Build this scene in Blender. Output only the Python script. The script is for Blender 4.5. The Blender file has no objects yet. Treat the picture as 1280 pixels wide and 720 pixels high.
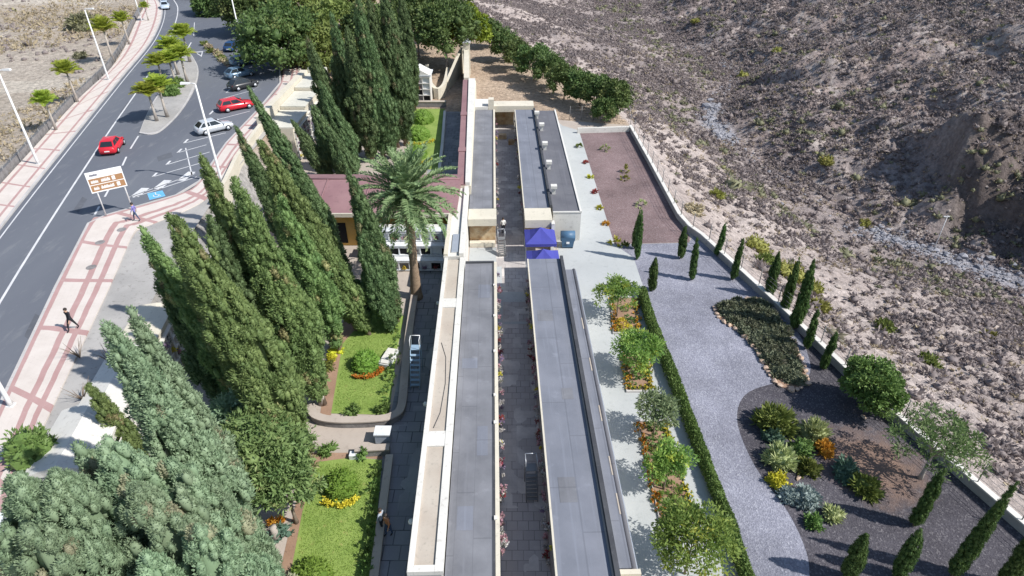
import bpy, bmesh, math, random
import numpy as np
from mathutils import Vector, Matrix
R = math.radians
rng = np.random.default_rng(11)
random.seed(11)
scn = bpy.context.scene
COL = scn.collection

# ---------------------------------------------------------------- camera
FPX, PITCH, CAMH = 800.0, R(33.5), 30.0
cam = bpy.data.cameras.new('camera'); cam.sensor_width = 36.0; cam.lens = FPX/1280*36
cam.clip_end = 3000; cam.clip_start = 0.5
co = bpy.data.objects.new('camera', cam); COL.objects.link(co)
co.location = (0, 0, CAMH); co.rotation_euler = (math.pi/2-PITCH, 0, 0); scn.camera = co
# ---------------------------------------------------------------- light
SUN_EL, SUN_AZ = R(46.5), R(109.5)      # azimuth clockwise from +Y
SD = Vector((math.cos(SUN_EL)*math.sin(SUN_AZ), math.cos(SUN_EL)*math.cos(SUN_AZ), math.sin(SUN_EL)))
wd = bpy.data.worlds.new('World'); scn.world = wd; wd.use_nodes = True
nt = wd.node_tree; sk = nt.nodes.new('ShaderNodeTexSky'); sk.sky_type = 'NISHITA'; sk.sun_disc = False
sk.sun_elevation = SUN_EL; sk.sun_rotation = SUN_AZ; sk.air_density = 1.2; sk.dust_density = 0.6
nt.links.new(sk.outputs[0], nt.nodes['Background'].inputs[0]); nt.nodes['Background'].inputs[1].default_value = 0.105
sl = bpy.data.lights.new('sun', 'SUN'); sl.energy = 4.5; sl.angle = R(0.5); sl.color = (1, .965, .91)
so = bpy.data.objects.new('sun', sl); COL.objects.link(so); so.rotation_euler = (-SD).to_track_quat('-Z', 'Y').to_euler()
so.location = SD*200
vs = scn.view_settings; vs.view_transform = 'Standard'; vs.look = 'None'; vs.exposure = 0.45; vs.gamma = 1.0; vs.use_curve_mapping = False

# ---------------------------------------------------------------- helpers
def G(x, y, z=0.0):
    u = (x-640)/FPX; v = (y-360)/FPX
    d = math.sin(PITCH)+v*math.cos(PITCH); f = math.cos(PITCH)-v*math.sin(PITCH)
    t = (CAMH-z)/d
    return Vector((u*t, f*t, z))
def PJ(X, Y, Z):
    h = CAMH-Z; dep = Y*math.cos(PITCH)+h*math.sin(PITCH); v = h*math.cos(PITCH)-Y*math.sin(PITCH)
    return 640+FPX*X/dep, 360+FPX*v/dep
def stand(tx, ty, by, z0=0.0):
    """height of an upright thing seen with its tip at (tx,ty) and its foot on row by"""
    lo, hi = 0.3, 24.0
    for _ in range(40):
        m = (lo+hi)/2; g = G(tx, ty, z0+m)
        if PJ(g.x, g.y, z0)[1] < by: lo = m
        else: hi = m
    g = G(tx, ty, z0+lo); return Vector((g.x, g.y, z0)), lo
def tag(o, label=None, cat=None, group=None, kind=None):
    if label: o['label'] = label
    if cat: o['category'] = cat
    if group: o['group'] = group
    if kind: o['kind'] = kind
    return o
def empty(name, loc, label=None, cat=None, group=None, rz=0.0):
    o = bpy.data.objects.new(name, None); COL.objects.link(o); o.empty_display_size = .3
    o.location = loc; o.rotation_euler = (0, 0, rz); return tag(o, label, cat, group)
def mesh_np(name, V, Fs, mats, attr=None, fm=None, smooth=False):
    """V (n,3); Fs list of (m,k) int arrays"""
    me = bpy.data.meshes.new(name); V = np.asarray(V, np.float32)
    me.vertices.add(len(V)); me.vertices.foreach_set('co', V.ravel())
    idx = np.concatenate([np.asarray(f).ravel() for f in Fs]).astype(np.int32)
    tot = np.concatenate([np.full(len(f), np.asarray(f).shape[1]) for f in Fs]).astype(np.int32)
    st = np.concatenate([[0], np.cumsum(tot)[:-1]]).astype(np.int32)
    me.loops.add(len(idx)); me.loops.foreach_set('vertex_index', idx)
    me.polygons.add(len(tot)); me.polygons.foreach_set('loop_start', st); me.polygons.foreach_set('loop_total', tot)
    if fm is not None: me.polygons.foreach_set('material_index', np.asarray(fm, np.int32))
    me.polygons.foreach_set('use_smooth', np.full(len(tot), smooth))
    for m in (mats if isinstance(mats, (list, tuple)) else [mats]): me.materials.append(m)
    if attr is not None:
        for k, a in attr.items():
            a = np.asarray(a, np.float32)
            if a.ndim == 1: t = me.attributes.new(k, 'FLOAT', 'POINT'); t.data.foreach_set('value', a)
            else:
                t = me.attributes.new(k, 'FLOAT_COLOR', 'POINT'); t.data.foreach_set('color', np.c_[a, np.ones(len(a))].astype(np.float32).ravel())
    me.update(calc_edges=True); return me
def place(name, me, parent=None, loc=(0, 0, 0), rz=0.0):
    o = bpy.data.objects.new(name, me); COL.objects.link(o)
    if parent: o.parent = parent
    o.location = loc; o.rotation_euler = (0, 0, rz); return o
def copy_tree(o, parent=None):
    c = o.copy(); COL.objects.link(c)
    if parent: c.parent = parent
    for ch in list(o.children): copy_tree(ch, c)
    return c

class MB:
    """collects faces in world coordinates, builds ONE mesh"""
    def __init__(s, M=None): s.v = []; s.f = []; s.m = []; s.M = M; s.mi = 0; s.uv = None; s.sm = []
    def add(s, vs_, fs, sm=False):
        b = len(s.v)
        for p in vs_:
            p = Vector(p); s.v.append(s.M @ p if s.M else p)
        for f in fs: s.f.append([b+i for i in f]); s.m.append(s.mi); s.sm.append(sm)
        return s
    def box(s, x0, x1, y0, y1, z0, z1):
        return s.add([(x0, y0, z0), (x1, y0, z0), (x1, y1, z0), (x0, y1, z0), (x0, y0, z1), (x1, y0, z1), (x1, y1, z1), (x0, y1, z1)],
                     [(3, 2, 1, 0), (4, 5, 6, 7), (0, 1, 5, 4), (1, 2, 6, 5), (2, 3, 7, 6), (3, 0, 4, 7)])
    def quad(s, a, b, c, d): return s.add([a, b, c, d], [(0, 1, 2, 3)])
    def prism(s, pts, z0, z1):
        n = len(pts); a = sum(pts[i][0]*pts[(i+1) % n][1]-pts[(i+1) % n][0]*pts[i][1] for i in range(n))
        if a < 0: pts = pts[::-1]
        return s.add([(p[0], p[1], z0) for p in pts]+[(p[0], p[1], z1) for p in pts],
                     [tuple(range(n-1, -1, -1)), tuple(range(n, 2*n))]+[(i, (i+1) % n, n+(i+1) % n, n+i) for i in range(n)])
    def tube(s, pts, rad, n=8, cap=True):
        pts = [Vector(p) for p in pts]; rs = rad if isinstance(rad, (list, tuple)) else [rad]*len(pts)
        vs_ = []; fs = []
        for i, p in enumerate(pts):
            d = (pts[min(i+1, len(pts)-1)]-pts[max(i-1, 0)]).normalized()
            u = d.orthogonal().normalized() if i == 0 else (u-d*u.dot(d)).normalized()
            w = d.cross(u)
            for k in range(n):
                a = 2*math.pi*k/n; vs_.append(p+(u*math.cos(a)+w*math.sin(a))*rs[i])
        for i in range(len(pts)-1):
            for k in range(n): fs.append((i*n+k, i*n+(k+1) % n, (i+1)*n+(k+1) % n, (i+1)*n+k))
        if cap: fs += [tuple(range(n-1, -1, -1)), tuple(range((len(pts)-1)*n, len(pts)*n))]
        return s.add(vs_, fs, True)
    def ball(s, c, r, n=8, sz=1.0):
        vs_ = []; fs = []; h = max(4, n//2+1)
        for i in range(h+1):
            t = math.pi*i/h
            for k in range(n):
                a = 2*math.pi*k/n; vs_.append((c[0]+r*math.sin(t)*math.cos(a), c[1]+r*math.sin(t)*math.sin(a), c[2]+r*sz*math.cos(t)))
        for i in range(h):
            for k in range(n): fs.append((i*n+k, (i+1)*n+k, (i+1)*n+(k+1) % n, i*n+(k+1) % n))
        return s.add(vs_, fs, True)
    def mesh(s, name, mat, inv=None):
        me = bpy.data.meshes.new(name); me.from_pydata([tuple(inv @ p) if inv else tuple(p) for p in s.v], [], s.f)
        for m in (mat if isinstance(mat, (list, tuple)) else [mat]): me.materials.append(m)
        me.polygons.foreach_set('material_index', s.m); me.polygons.foreach_set('use_smooth', s.sm)
        me.update(); return me
    def build(s, name, mat, parent=None, loc=None):
        inv = None
        if parent is not None:
            w = world_of(parent); inv = w.inverted()
        elif loc is not None: inv = Matrix.Translation(-Vector(loc))
        o = place(name, s.mesh(name, mat, inv), parent)
        if loc is not None and parent is None: o.location = loc
        return o
def world_of(o):
    m = Matrix.LocRotScale(o.location, o.rotation_euler, o.scale)
    return world_of(o.parent) @ m if o.parent else m

# value noise
def _h(i, j, k):
    n = (i*374761393+j*668265263+k*974634777) & 0xffffffff
    n = ((n ^ (n >> 13))*1274126177) & 0xffffffff
    return ((n ^ (n >> 16)) & 0xffff)/65535.0
def vnoise(x, y, seed=0):
    x = np.asarray(x, float); y = np.asarray(y, float)
    i = np.floor(x).astype(np.int64); j = np.floor(y).astype(np.int64); fx = x-i; fy = y-j
    fx = fx*fx*(3-2*fx); fy = fy*fy*(3-2*fy)
    a = _h(i, j, seed); b = _h(i+1, j, seed); c = _h(i, j+1, seed); d = _h(i+1, j+1, seed)
    return (a*(1-fx)+b*fx)*(1-fy)+(c*(1-fx)+d*fx)*fy
def fbm(x, y, o=4, seed=0):
    s = 0; a = .5; t = 0
    for k in range(o): s = s+a*vnoise(x*2**k+17.3*k, y*2**k-9.1*k, seed+k); t += a; a *= .5
    return s/t
def sstep(a, b, x): t = np.clip((x-a)/(b-a), 0, 1); return t*t*(3-2*t)

# ---------------------------------------------------------------- materials
def mat(name, rough=.85, spec=.3):
    m = bpy.data.materials.new(name); m.use_nodes = True; nt = m.node_tree; b = nt.nodes['Principled BSDF']
    b.inputs['Roughness'].default_value = rough; b.inputs['Specular IOR Level'].default_value = spec
    return m, nt, b
def nd(nt, t, **kw):
    n = nt.nodes.new(t)
    for k, v in kw.items():
        if k in n.inputs and not hasattr(n, k): n.inputs[k].default_value = v
        elif hasattr(n, k): setattr(n, k, v)
        else: n.inputs[k].default_value = v
    return n
def mixc(nt, fac, a, b, mode='MIX'):
    n = nt.nodes.new('ShaderNodeMix'); n.data_type = 'RGBA'; n.blend_type = mode
    for i, v in ((0, fac), (6, a), (7, b)):
        if hasattr(v, 'is_linked'): nt.links.new(v, n.inputs[i])
        elif i == 0: n.inputs[0].default_value = v
        else: n.inputs[i].default_value = (*v, 1) if len(v) == 3 else v
    return n.outputs[2]
def coords(nt, scale=(1, 1, 1), kind='Object'):
    if kind == 'World':
        t = nt.nodes.new('ShaderNodeNewGeometry').outputs['Position']
    else: t = nt.nodes.new('ShaderNodeTexCoord').outputs[kind]
    mp = nt.nodes.new('ShaderNodeMapping'); mp.inputs['Scale'].default_value = scale; nt.links.new(t, mp.inputs[0]); return mp.outputs[0]
def noise(nt, vec, scale, detail=4, rough=.55):
    n = nt.nodes.new('ShaderNodeTexNoise'); n.inputs['Scale'].default_value = scale; n.inputs['Detail'].default_value = detail
    n.inputs['Roughness'].default_value = rough; nt.links.new(vec, n.inputs['Vector']); return n.outputs['Fac']
def ramp(nt, fac, a, b):
    n = nt.nodes.new('ShaderNodeMapRange'); n.inputs[1].default_value = a; n.inputs[2].default_value = b; nt.links.new(fac, n.inputs[0]); return n.outputs[0]
def math_(nt, op, a, b=None, c=None):
    n = nt.nodes.new('ShaderNodeMath'); n.operation = op
    for i, v in enumerate((a, b, c)):
        if v is None: continue
        if hasattr(v, 'is_linked'): nt.links.new(v, n.inputs[i])
        else: n.inputs[i].default_value = v
    return n.outputs[0]
def bump(nt, b, h, strength=.3, dist=.05):
    n = nt.nodes.new('ShaderNodeBump'); n.inputs['Strength'].default_value = strength; n.inputs['Distance'].default_value = dist
    nt.links.new(h, n.inputs['Height']); nt.links.new(n.outputs[0], b.inputs['Normal'])
def worn(name, c1, c2, c3=None, s1=.5, s2=6, rough=.85, bs=.15, spec=.3, streak=(1, 1, 1), fine=40):
    """mottled surface: large stains c1/c2, small dirt c3"""
    m, nt, b = mat(name, rough, spec); P = coords(nt, streak, 'World')
    c = mixc(nt, ramp(nt, noise(nt, P, s1, 5), .35, .65), c1, c2)
    if c3: c = mixc(nt, ramp(nt, noise(nt, P, s2, 6, .65), .56, .74), c, c3)
    f = noise(nt, coords(nt, (1, 1, 1), 'World'), fine, 2)
    c = mixc(nt, .35, c, mixc(nt, f, (.25, .25, .25), (.75, .75, .75)), 'OVERLAY')
    nt.links.new(c, b.inputs['Base Color']); bump(nt, b, f, bs, .02); return m
def plain(name, c, rough=.5, metal=0, spec=.5, var=.15):
    m, nt, b = mat(name, rough, spec); b.inputs['Metallic'].default_value = metal
    n = noise(nt, coords(nt, (1, 1, 1), 'World'), 3, 3)
    c2 = tuple(x*(1-var) for x in c); nt.links.new(mixc(nt, n, c2, tuple(min(1, x*(1+var)) for x in c)), b.inputs['Base Color']); return m
def gravel(name, c1, c2, c3, scale=11, big=.25):
    m, nt, b = mat(name, .95, .1); P = coords(nt, (1, 1, 1), 'World')
    v = nt.nodes.new('ShaderNodeTexVoronoi'); v.inputs['Scale'].default_value = scale; nt.links.new(P, v.inputs['Vector'])
    sep = nt.nodes.new('ShaderNodeSeparateColor'); nt.links.new(v.outputs['Color'], sep.inputs[0])
    c = mixc(nt, sep.outputs[0], c1, c2); c = mixc(nt, ramp(nt, sep.outputs[1], .78, .98), c, c3)
    l = noise(nt, P, big, 5, .6); c = mixc(nt, .5, c, mixc(nt, ramp(nt, l, .34, .66), (.27, .27, .27), (.72, .72, .72)), 'OVERLAY')
    nt.links.new(c, b.inputs['Base Color']); bump(nt, b, v.outputs['Distance'], .6, .04); return m
def foliage(name, ca, cb, cc=None, trans=.22, rough=.6):
    """ca/cb mixed by clump value and by leaf; cc = dry or pale leaves here and there"""
    m = bpy.data.materials.new(name); m.use_nodes = True; nt = m.node_tree; nt.nodes.clear()
    at = nd(nt, 'ShaderNodeAttribute', attribute_name='v'); g = nt.nodes.new('ShaderNodeNewGeometry'); oi = nt.nodes.new('ShaderNodeObjectInfo')
    f = math_(nt, 'ADD', math_(nt, 'MULTIPLY', at.outputs['Fac'], .6), math_(nt, 'MULTIPLY', g.outputs['Random Per Island'], .4))
    c = mixc(nt, f, ca, cb)
    if cc: c = mixc(nt, ramp(nt, at.outputs['Fac'], .86, 1.0), c, cc)
    hs = nt.nodes.new('ShaderNodeHueSaturation'); nt.links.new(c, hs.inputs['Color'])
    nt.links.new(math_(nt, 'ADD', math_(nt, 'MULTIPLY', oi.outputs['Random'], .03), .485), hs.inputs['Hue'])
    nt.links.new(math_(nt, 'ADD', math_(nt, 'MULTIPLY', oi.outputs['Random'], .3), .85), hs.inputs['Value'])
    p = nd(nt, 'ShaderNodeBsdfPrincipled'); p.inputs['Roughness'].default_value = rough; p.inputs['Specular IOR Level'].default_value = .25
    t = nt.nodes.new('ShaderNodeBsdfTranslucent'); mx = nt.nodes.new('ShaderNodeMixShader'); mx.inputs[0].default_value = trans
    nt.links.new(hs.outputs[0], p.inputs['Base Color']); nt.links.new(hs.outputs[0], t.inputs[0])
    nt.links.new(p.outputs[0], mx.inputs[1]); nt.links.new(t.outputs[0], mx.inputs[2])
    o = nt.nodes.new('ShaderNodeOutputMaterial'); nt.links.new(mx.outputs[0], o.inputs[0]); return m

M = {}
M['asphalt'] = worn('asphalt', (.112, .121, .145), (.135, .145, .168), (.17, .178, .195), .12, 1.2, .9, .2, .25, (1, .25, 1), 30)
M['paint'] = worn('road_paint', (.62, .62, .63), (.52, .52, .53), (.32, .32, .34), .8, 9, .7)
M['bluepaint'] = worn('blue_paint', (.10, .36, .62), (.16, .42, .66), (.3, .45, .6), 1, 8, .7)
M['kerb'] = worn('kerb_stone', (.48, .46, .45), (.40, .385, .375), (.30, .285, .28), .6, 5)
M['strip'] = worn('grey_dirt_and_wall_shade', (.30, .29, .28), (.375, .36, .345), (.20, .19, .18), .35, 3, .95, .5)  # real dirt, and the painted shade tone of the garden wall body
M['white'] = worn('white_render', (.64, .62, .58), (.56, .545, .51), (.40, .38, .35), .5, 3.5, .85, .1)
M['cream'] = worn('cream_render', (.60, .55, .455), (.54, .50, .41), (.38, .35, .29), .5, 3.5, .85, .1)
M['tan'] = worn('tan_roof', (.40, .345, .29), (.46, .41, .35), (.30, .27, .23), .5, 5, .9, .2)
M['croof'] = worn('concrete_roof', (.50, .49, .43), (.58, .56, .49), (.36, .35, .31), .5, 4, .9, .2)
M['maroon'] = worn('maroon_tile', (.225, .125, .135), (.27, .16, .165), (.17, .10, .105), .4, 3, .8, .2)
M['rust'] = worn('rusty_wall', (.50, .40, .26), (.32, .19, .09), (.20, .17, .13), 1.4, 3.0, .9, .2)
M['yellow'] = worn('ochre_wall', (.62, .36, .08), (.66, .42, .14), (.45, .28, .1), .6, 3)
M['conc'] = worn('pale_concrete', (.365, .38, .38), (.415, .43, .43), (.30, .315, .315), .22, 2.2, .9, .1)
M['beige'] = worn('beige_path', (.36, .31, .27), (.42, .365, .32), (.30, .255, .22), .4, 3, .9, .2)
M['soil'] = worn('brown_soil', (.25, .155, .105), (.33, .215, .15), (.16, .105, .075), .5, 4, .95, .6)
M['yard'] = worn('yard_earth', (.31, .225, .175), (.37, .28, .22), (.24, .175, .14), .25, 2, .95, .4)
M['stone'] = worn('dark_stone', (.16, .15, .15), (.24, .23, .23), (.35, .33, .31), 2, 6, .9, .6)
M['rock'] = worn('pale_rock', (.50, .36, .26), (.40, .30, .24), (.58, .50, .42), 1.2, 4, .9, .6)
M['marble'] = worn('pale_marble', (.72, .74, .76), (.62, .64, .67), (.4, .42, .45), 1.5, 4, .45, .05, .5)
M['gull'] = worn('dark_bitumen', (.045, .047, .055), (.065, .068, .075), (.09, .09, .10), .6, 4, .8)
M['bark'] = worn('bark', (.16, .12, .09), (.24, .19, .15), (.10, .075, .055), 2, 7, .95, .8)
M['palmbark'] = worn('palm_bark', (.30, .22, .155), (.22, .16, .11), (.15, .10, .07), 3, 7, .95, .8, .2, (1, 1, 3))
M['paleTrunk'] = worn('pale_trunk', (.42, .38, .34), (.34, .30, .27), (.25, .22, .2), 2, 6, .9, .5)
M['metal'] = plain('galvanised_metal', (.55, .57, .6), .45, .6)
M['pole'] = plain('grey_white_pole', (.66, .66, .66), .5, 0, .4, .06)
M['fence'] = plain('dull_fence_metal', (.22, .22, .22), .6, .3)
M['dark'] = plain('dark_void', (.02, .02, .022), .8, 0, .2)
M['tyre'] = plain('tyre_rubber', (.025, .025, .027), .85, 0, .2)
M['glass'] = plain('car_glass', (.02, .025, .03), .08, 0, .6)
M['lamp_glass'] = plain('lamp_glass', (.75, .76, .74), .3)
M['red'] = plain('red_paint', (.55, .02, .035), .25, 0, .6, .05)
M['silver'] = plain('silver_paint', (.55, .57, .60), .3, .3, .6, .05)
M['slate'] = plain('blue_grey_paint', (.13, .21, .30), .3, .1, .6, .05)
M['navy'] = plain('navy_paint', (.02, .06, .16), .3, 0, .6, .05)
M['paleblue'] = plain('pale_blue_paint', (.50, .58, .66), .3, .1, .6, .05)
M['black'] = plain('black_paint', (.03, .032, .036), .3, 0, .6, .05)
M['taillight'] = plain('red_lens', (.35, .01, .01), .2)
M['tarp'] = plain('blue_canvas', (.06, .065, .30), .75, 0, .2, .12)
M['bin'] = plain('blue_plastic', (.06, .13, .22), .5, 0, .4, .1)
M['ladderblue'] = plain('pale_blue_metal', (.30, .42, .55), .5, .2)
M['signbrown'] = plain('sign_brown', (.36, .20, .10), .6, 0, .3, .05)
M['signwhite'] = plain('sign_white', (.8, .8, .8), .6, 0, .3, .04)
M['ink'] = plain('sign_ink', (.2, .2, .24), .6)
M['skin'] = plain('skin', (.48, .30, .21), .6); M['hair'] = plain('dark_hair', (.03, .022, .018), .7)
for n_, c_ in (('purple', (.22, .20, .48)), ('darkcloth', (.025, .026, .032)), ('whitecloth', (.7, .7, .68)), ('jeans', (.06, .09, .16)), ('orangecloth', (.45, .2, .1)), ('greycloth', (.32, .36, .42))):
    M[n_] = plain('cloth_'+n_, c_, .85, 0, .2)
M['g_grey'] = gravel('grey_gravel', (.175, .177, .215), (.25, .252, .30), (.315, .317, .36), 13, .2)
M['g_dark'] = gravel('dark_gravel', (.060, .056, .066), (.085, .080, .092), (.15, .14, .15), 13, .2)
M['g_maroon'] = gravel('maroon_gravel', (.15, .105, .105), (.21, .155, .155), (.25, .20, .20), 13, .2)
# reddish soil mixed into the dark gravel round the feathery tree
nt = M['g_dark'].node_tree; b = nt.nodes['Principled BSDF']; src = b.inputs['Base Color'].links[0].from_socket; W = coords(nt, (1, 1, 1), 'World')
vd = nt.nodes.new('ShaderNodeVectorMath'); vd.operation = 'DISTANCE'; nt.links.new(W, vd.inputs[0]); vd.inputs[1].default_value = (21.6, 26.2, 0)
k = math_(nt, 'ADD', vd.outputs['Value'], math_(nt, 'MULTIPLY', noise(nt, W, .9, 6, .65), 4.5)); k = ramp(nt, k, 5.8, 3.6)
nt.links.new(mixc(nt, k, src, mixc(nt, noise(nt, W, 14, 3), (.15, .10, .08), (.24, .165, .13))), b.inputs['Base Color'])
# bitumen sheet roofs with welded seams
def bitumen(name, c1, c2, seam=(.9, 1.0)):
    m, nt, b = mat(name, .75, .35); P = coords(nt, (1, 1, 1), 'Object')
    c = mixc(nt, ramp(nt, noise(nt, P, .35, 6, .6), .35, .65), c1, c2)
    st = noise(nt, coords(nt, (3, .12, 1)), 1.2, 4); c = mixc(nt, ramp(nt, st, .55, .75), c, tuple(x*1.35 for x in c1))
    pd = noise(nt, P, .9, 4, .6); c = mixc(nt, ramp(nt, pd, .6, .85), c, tuple(x*1.3 for x in c2))
    sx = nt.nodes.new('ShaderNodeSeparateXYZ'); nt.links.new(P, sx.inputs[0])
    l1 = math_(nt, 'LESS_THAN', math_(nt, 'FRACT', math_(nt, 'DIVIDE', sx.outputs[0], seam[0])), .03)
    wob = math_(nt, 'ADD', sx.outputs[1], math_(nt, 'MULTIPLY', math_(nt, 'FLOOR', math_(nt, 'DIVIDE', sx.outputs[0], seam[0])), 2.7))
    l2 = math_(nt, 'LESS_THAN', math_(nt, 'FRACT', math_(nt, 'DIVIDE', wob, 6.3)), .012)
    l = math_(nt, 'MAXIMUM', l1, l2); c = mixc(nt, math_(nt, 'MULTIPLY', l, .3), c, tuple(x*.5 for x in c1))
    f = noise(nt, P, 45, 2); c = mixc(nt, .3, c, mixc(nt, f, (.25,)*3, (.75,)*3), 'OVERLAY')
    nt.links.new(c, b.inputs['Base Color']); bump(nt, b, math_(nt, 'ADD', f, l), .25, .02); return m
M['bitB'] = bitumen('bitumen_roof', (.128, .131, .146), (.20, .204, .224))
M['bitC'] = bitumen('bitumen_roof_smooth', (.145, .155, .185), (.19, .20, .235), (2.6, 1))
M['bitDark'] = bitumen('bitumen_roof_dark', (.105, .105, .12), (.14, .14, .155), (1.4, 1))
# slab floors (dark, mottled tiles)
def slabs(name, c1, c2, c3, sz=.6, mortar=(.05, .05, .055), kind='World'):
    m, nt, b = mat(name, .85, .25); P = coords(nt, (1/sz, 1/sz, 1), kind)
    br = nt.nodes.new('ShaderNodeTexBrick'); nt.links.new(P, br.inputs['Vector'])
    br.offset = .5; br.inputs['Scale'].default_value = 1; br.inputs['Brick Width'].default_value = 1; br.inputs['Row Height'].default_value = 1
    br.inputs['Mortar Size'].default_value = .03; br.inputs['Color1'].default_value = (*c1, 1); br.inputs['Color2'].default_value = (*c2, 1); br.inputs['Mortar'].default_value = (*mortar, 1)
    W = coords(nt, (1, 1, 1), 'World'); vo = nt.nodes.new('ShaderNodeTexVoronoi'); vo.distance = 'CHEBYCHEV'; vo.inputs['Scale'].default_value = 1/sz*.55; nt.links.new(W, vo.inputs['Vector'])
    sp = nt.nodes.new('ShaderNodeSeparateColor'); nt.links.new(vo.outputs['Color'], sp.inputs[0])
    c = mixc(nt, ramp(nt, sp.outputs[0], .55, .9), br.outputs['Color'], c3)
    c = mixc(nt, ramp(nt, noise(nt, W, .5, 5, .6), .4, .7), c, c1)
    f = noise(nt, W, 30, 2); c = mixc(nt, .3, c, mixc(nt, f, (.25,)*3, (.75,)*3), 'OVERLAY')
    nt.links.new(c, b.inputs['Base Color']); bump(nt, b, br.outputs['Fac'], -.2, .02); return m
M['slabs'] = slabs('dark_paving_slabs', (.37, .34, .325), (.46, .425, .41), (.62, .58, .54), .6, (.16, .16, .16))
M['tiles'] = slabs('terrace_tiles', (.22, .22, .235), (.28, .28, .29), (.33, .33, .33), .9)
# pavement with pink bands, driven by UV in metres (u across from the kerb, v along)
def pavement(name, bands, cross, w):
    m, nt, b = mat(name, .85, .25); uv = nt.nodes.new('ShaderNodeUVMap'); sx = nt.nodes.new('ShaderNodeSeparateXYZ'); nt.links.new(uv.outputs[0], sx.inputs[0])
    u, v = sx.outputs[0], sx.outputs[1]; mask = None
    def rng_(x, a, c): return math_(nt, 'MULTIPLY', math_(nt, 'GREATER_THAN', x, a), math_(nt, 'LESS_THAN', x, c))
    for a, c in bands: r = rng_(u, a, c); mask = r if mask is None else math_(nt, 'MAXIMUM', mask, r)
    mask = math_(nt, 'MAXIMUM', mask, math_(nt, 'LESS_THAN', math_(nt, 'FRACT', math_(nt, 'DIVIDE', v, cross)), w/cross))
    W = coords(nt, (1, 1, 1), 'World'); n1 = ramp(nt, noise(nt, W, .7, 5, .6), .3, .7)
    ca = mixc(nt, n1, (.52, .465, .425), (.59, .535, .495)); cb = mixc(nt, n1, (.36, .22, .21), (.42, .275, .265))
    c = mixc(nt, mask, ca, cb); n2 = noise(nt, W, 4, 6, .7); c = mixc(nt, ramp(nt, n2, .58, .8), c, (.42, .37, .34))
    br = nt.nodes.new('ShaderNodeTexBrick'); nt.links.new(uv.outputs[0], br.inputs['Vector']); br.inputs['Scale'].default_value = 2.5; br.inputs['Mortar Size'].default_value = .012
    br.offset = 0; br.inputs['Brick Width'].default_value = 1; br.inputs['Row Height'].default_value = 1
    c = mixc(nt, math_(nt, 'MULTIPLY', br.outputs['Fac'], .25), c, (.3, .25, .22))
    nt.links.new(c, b.inputs['Base Color']); bump(nt, b, n2, .1, .02); return m
M['paveR'] = pavement('banded_pavement', [(0, .35), (1.9, 2.4), (2.95, 3.4)], 6.2, .5)
M['paveL'] = pavement('banded_pavement_narrow', [(.45, .72), (2.25, 2.5)], 4.6, .3)
# terrain: colour zones carried by the mesh, fine grain here
m, nt, b = mat('dry_earth', .97, .05); W = coords(nt, (1, 1, 1), 'World'); at = nd(nt, 'ShaderNodeAttribute', attribute_name='tc')
vo = nt.nodes.new('ShaderNodeTexVoronoi'); vo.inputs['Scale'].default_value = 1.3; nt.links.new(W, vo.inputs['Vector'])
c = mixc(nt, .75, at.outputs['Color'], mixc(nt, ramp(nt, noise(nt, W, 1.6, 7, .7), .3, .7), (.22,)*3, (.78,)*3), 'OVERLAY')
c = mixc(nt, .4, c, mixc(nt, noise(nt, W, .45, 6, .7), (.2,)*3, (.8,)*3), 'OVERLAY')
nt.links.new(c, b.inputs['Base Color']); bump(nt, b, noise(nt, W, 1.1, 8, .7), 1.0, .5); M['earth'] = m
m, nt, b = mat('lawn', .9, .1); W = coords(nt, (1, 1, 1), 'World')
c = mixc(nt, ramp(nt, noise(nt, W, .6, 5, .6), .35, .65), (.17, .25, .06), (.24, .32, .085)); c = mixc(nt, ramp(nt, noise(nt, W, 2.5, 4), .6, .75), c, (.29, .29, .10))
c = mixc(nt, .5, c, mixc(nt, noise(nt, W, 18, 3), (.2,)*3, (.8,)*3), 'OVERLAY'); nt.links.new(c, b.inputs['Base Color']); bump(nt, b, noise(nt, W, 25, 3), .6, .05); M['lawn'] = m

FO = {}
FO['cyp'] = foliage('cypress_green', (.095, .160, .055), (.235, .315, .115), (.28, .24, .12))
FO['cypdark'] = foliage('cypress_dark_green', (.072, .125, .052), (.165, .228, .10), (.22, .19, .11))
FO['cypblue'] = foliage('cypress_blue_green', (.165, .25, .145), (.32, .42, .265), (.33, .31, .20))
FO['slim'] = foliage('young_cypress_green', (.045, .09, .025), (.11, .175, .05))
FO['ficus'] = foliage('laurel_green', (.06, .11, .035), (.145, .20, .065), (.19, .22, .08))
FO['ficusolive'] = foliage('olive_green', (.11, .155, .04), (.215, .26, .075), (.25, .27, .09))
FO['lime'] = foliage('lime_green', (.14, .20, .02), (.24, .30, .035))
FO['path'] = foliage('fresh_green', (.13, .25, .065), (.33, .45, .11), (.52, .54, .10), .45)
FO['pale'] = foliage('pale_green', (.15, .21, .10), (.27, .32, .17), (.36, .38, .22), .35)
FO['airy'] = foliage('feathery_green', (.10, .16, .055), (.19, .25, .10), None, .35)
FO['box'] = foliage('bright_green', (.11, .21, .03), (.20, .31, .055), None, .25)
FO['hedge'] = foliage('hedge_green', (.085, .165, .042), (.185, .275, .08))
FO['palm'] = foliage('palm_green', (.125, .195, .08), (.27, .345, .175), (.36, .37, .22), .25)
FO['fan'] = foliage('yellow_green_palm', (.24, .33, .04), (.45, .50, .08), (.48, .42, .14), .45)
FO['silver'] = foliage('silver_leaf', (.22, .28, .27), (.36, .42, .40))
FO['gold'] = foliage('yellow_leaf', (.42, .42, .03), (.60, .58, .05))
FO['orange'] = foliage('orange_leaf', (.48, .24, .03), (.62, .36, .05))
FO['cream'] = foliage('cream_leaf', (.28, .33, .13), (.48, .50, .26))
FO['olive'] = foliage('olive_leaf', (.10, .13, .03), (.20, .23, .06))
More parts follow.
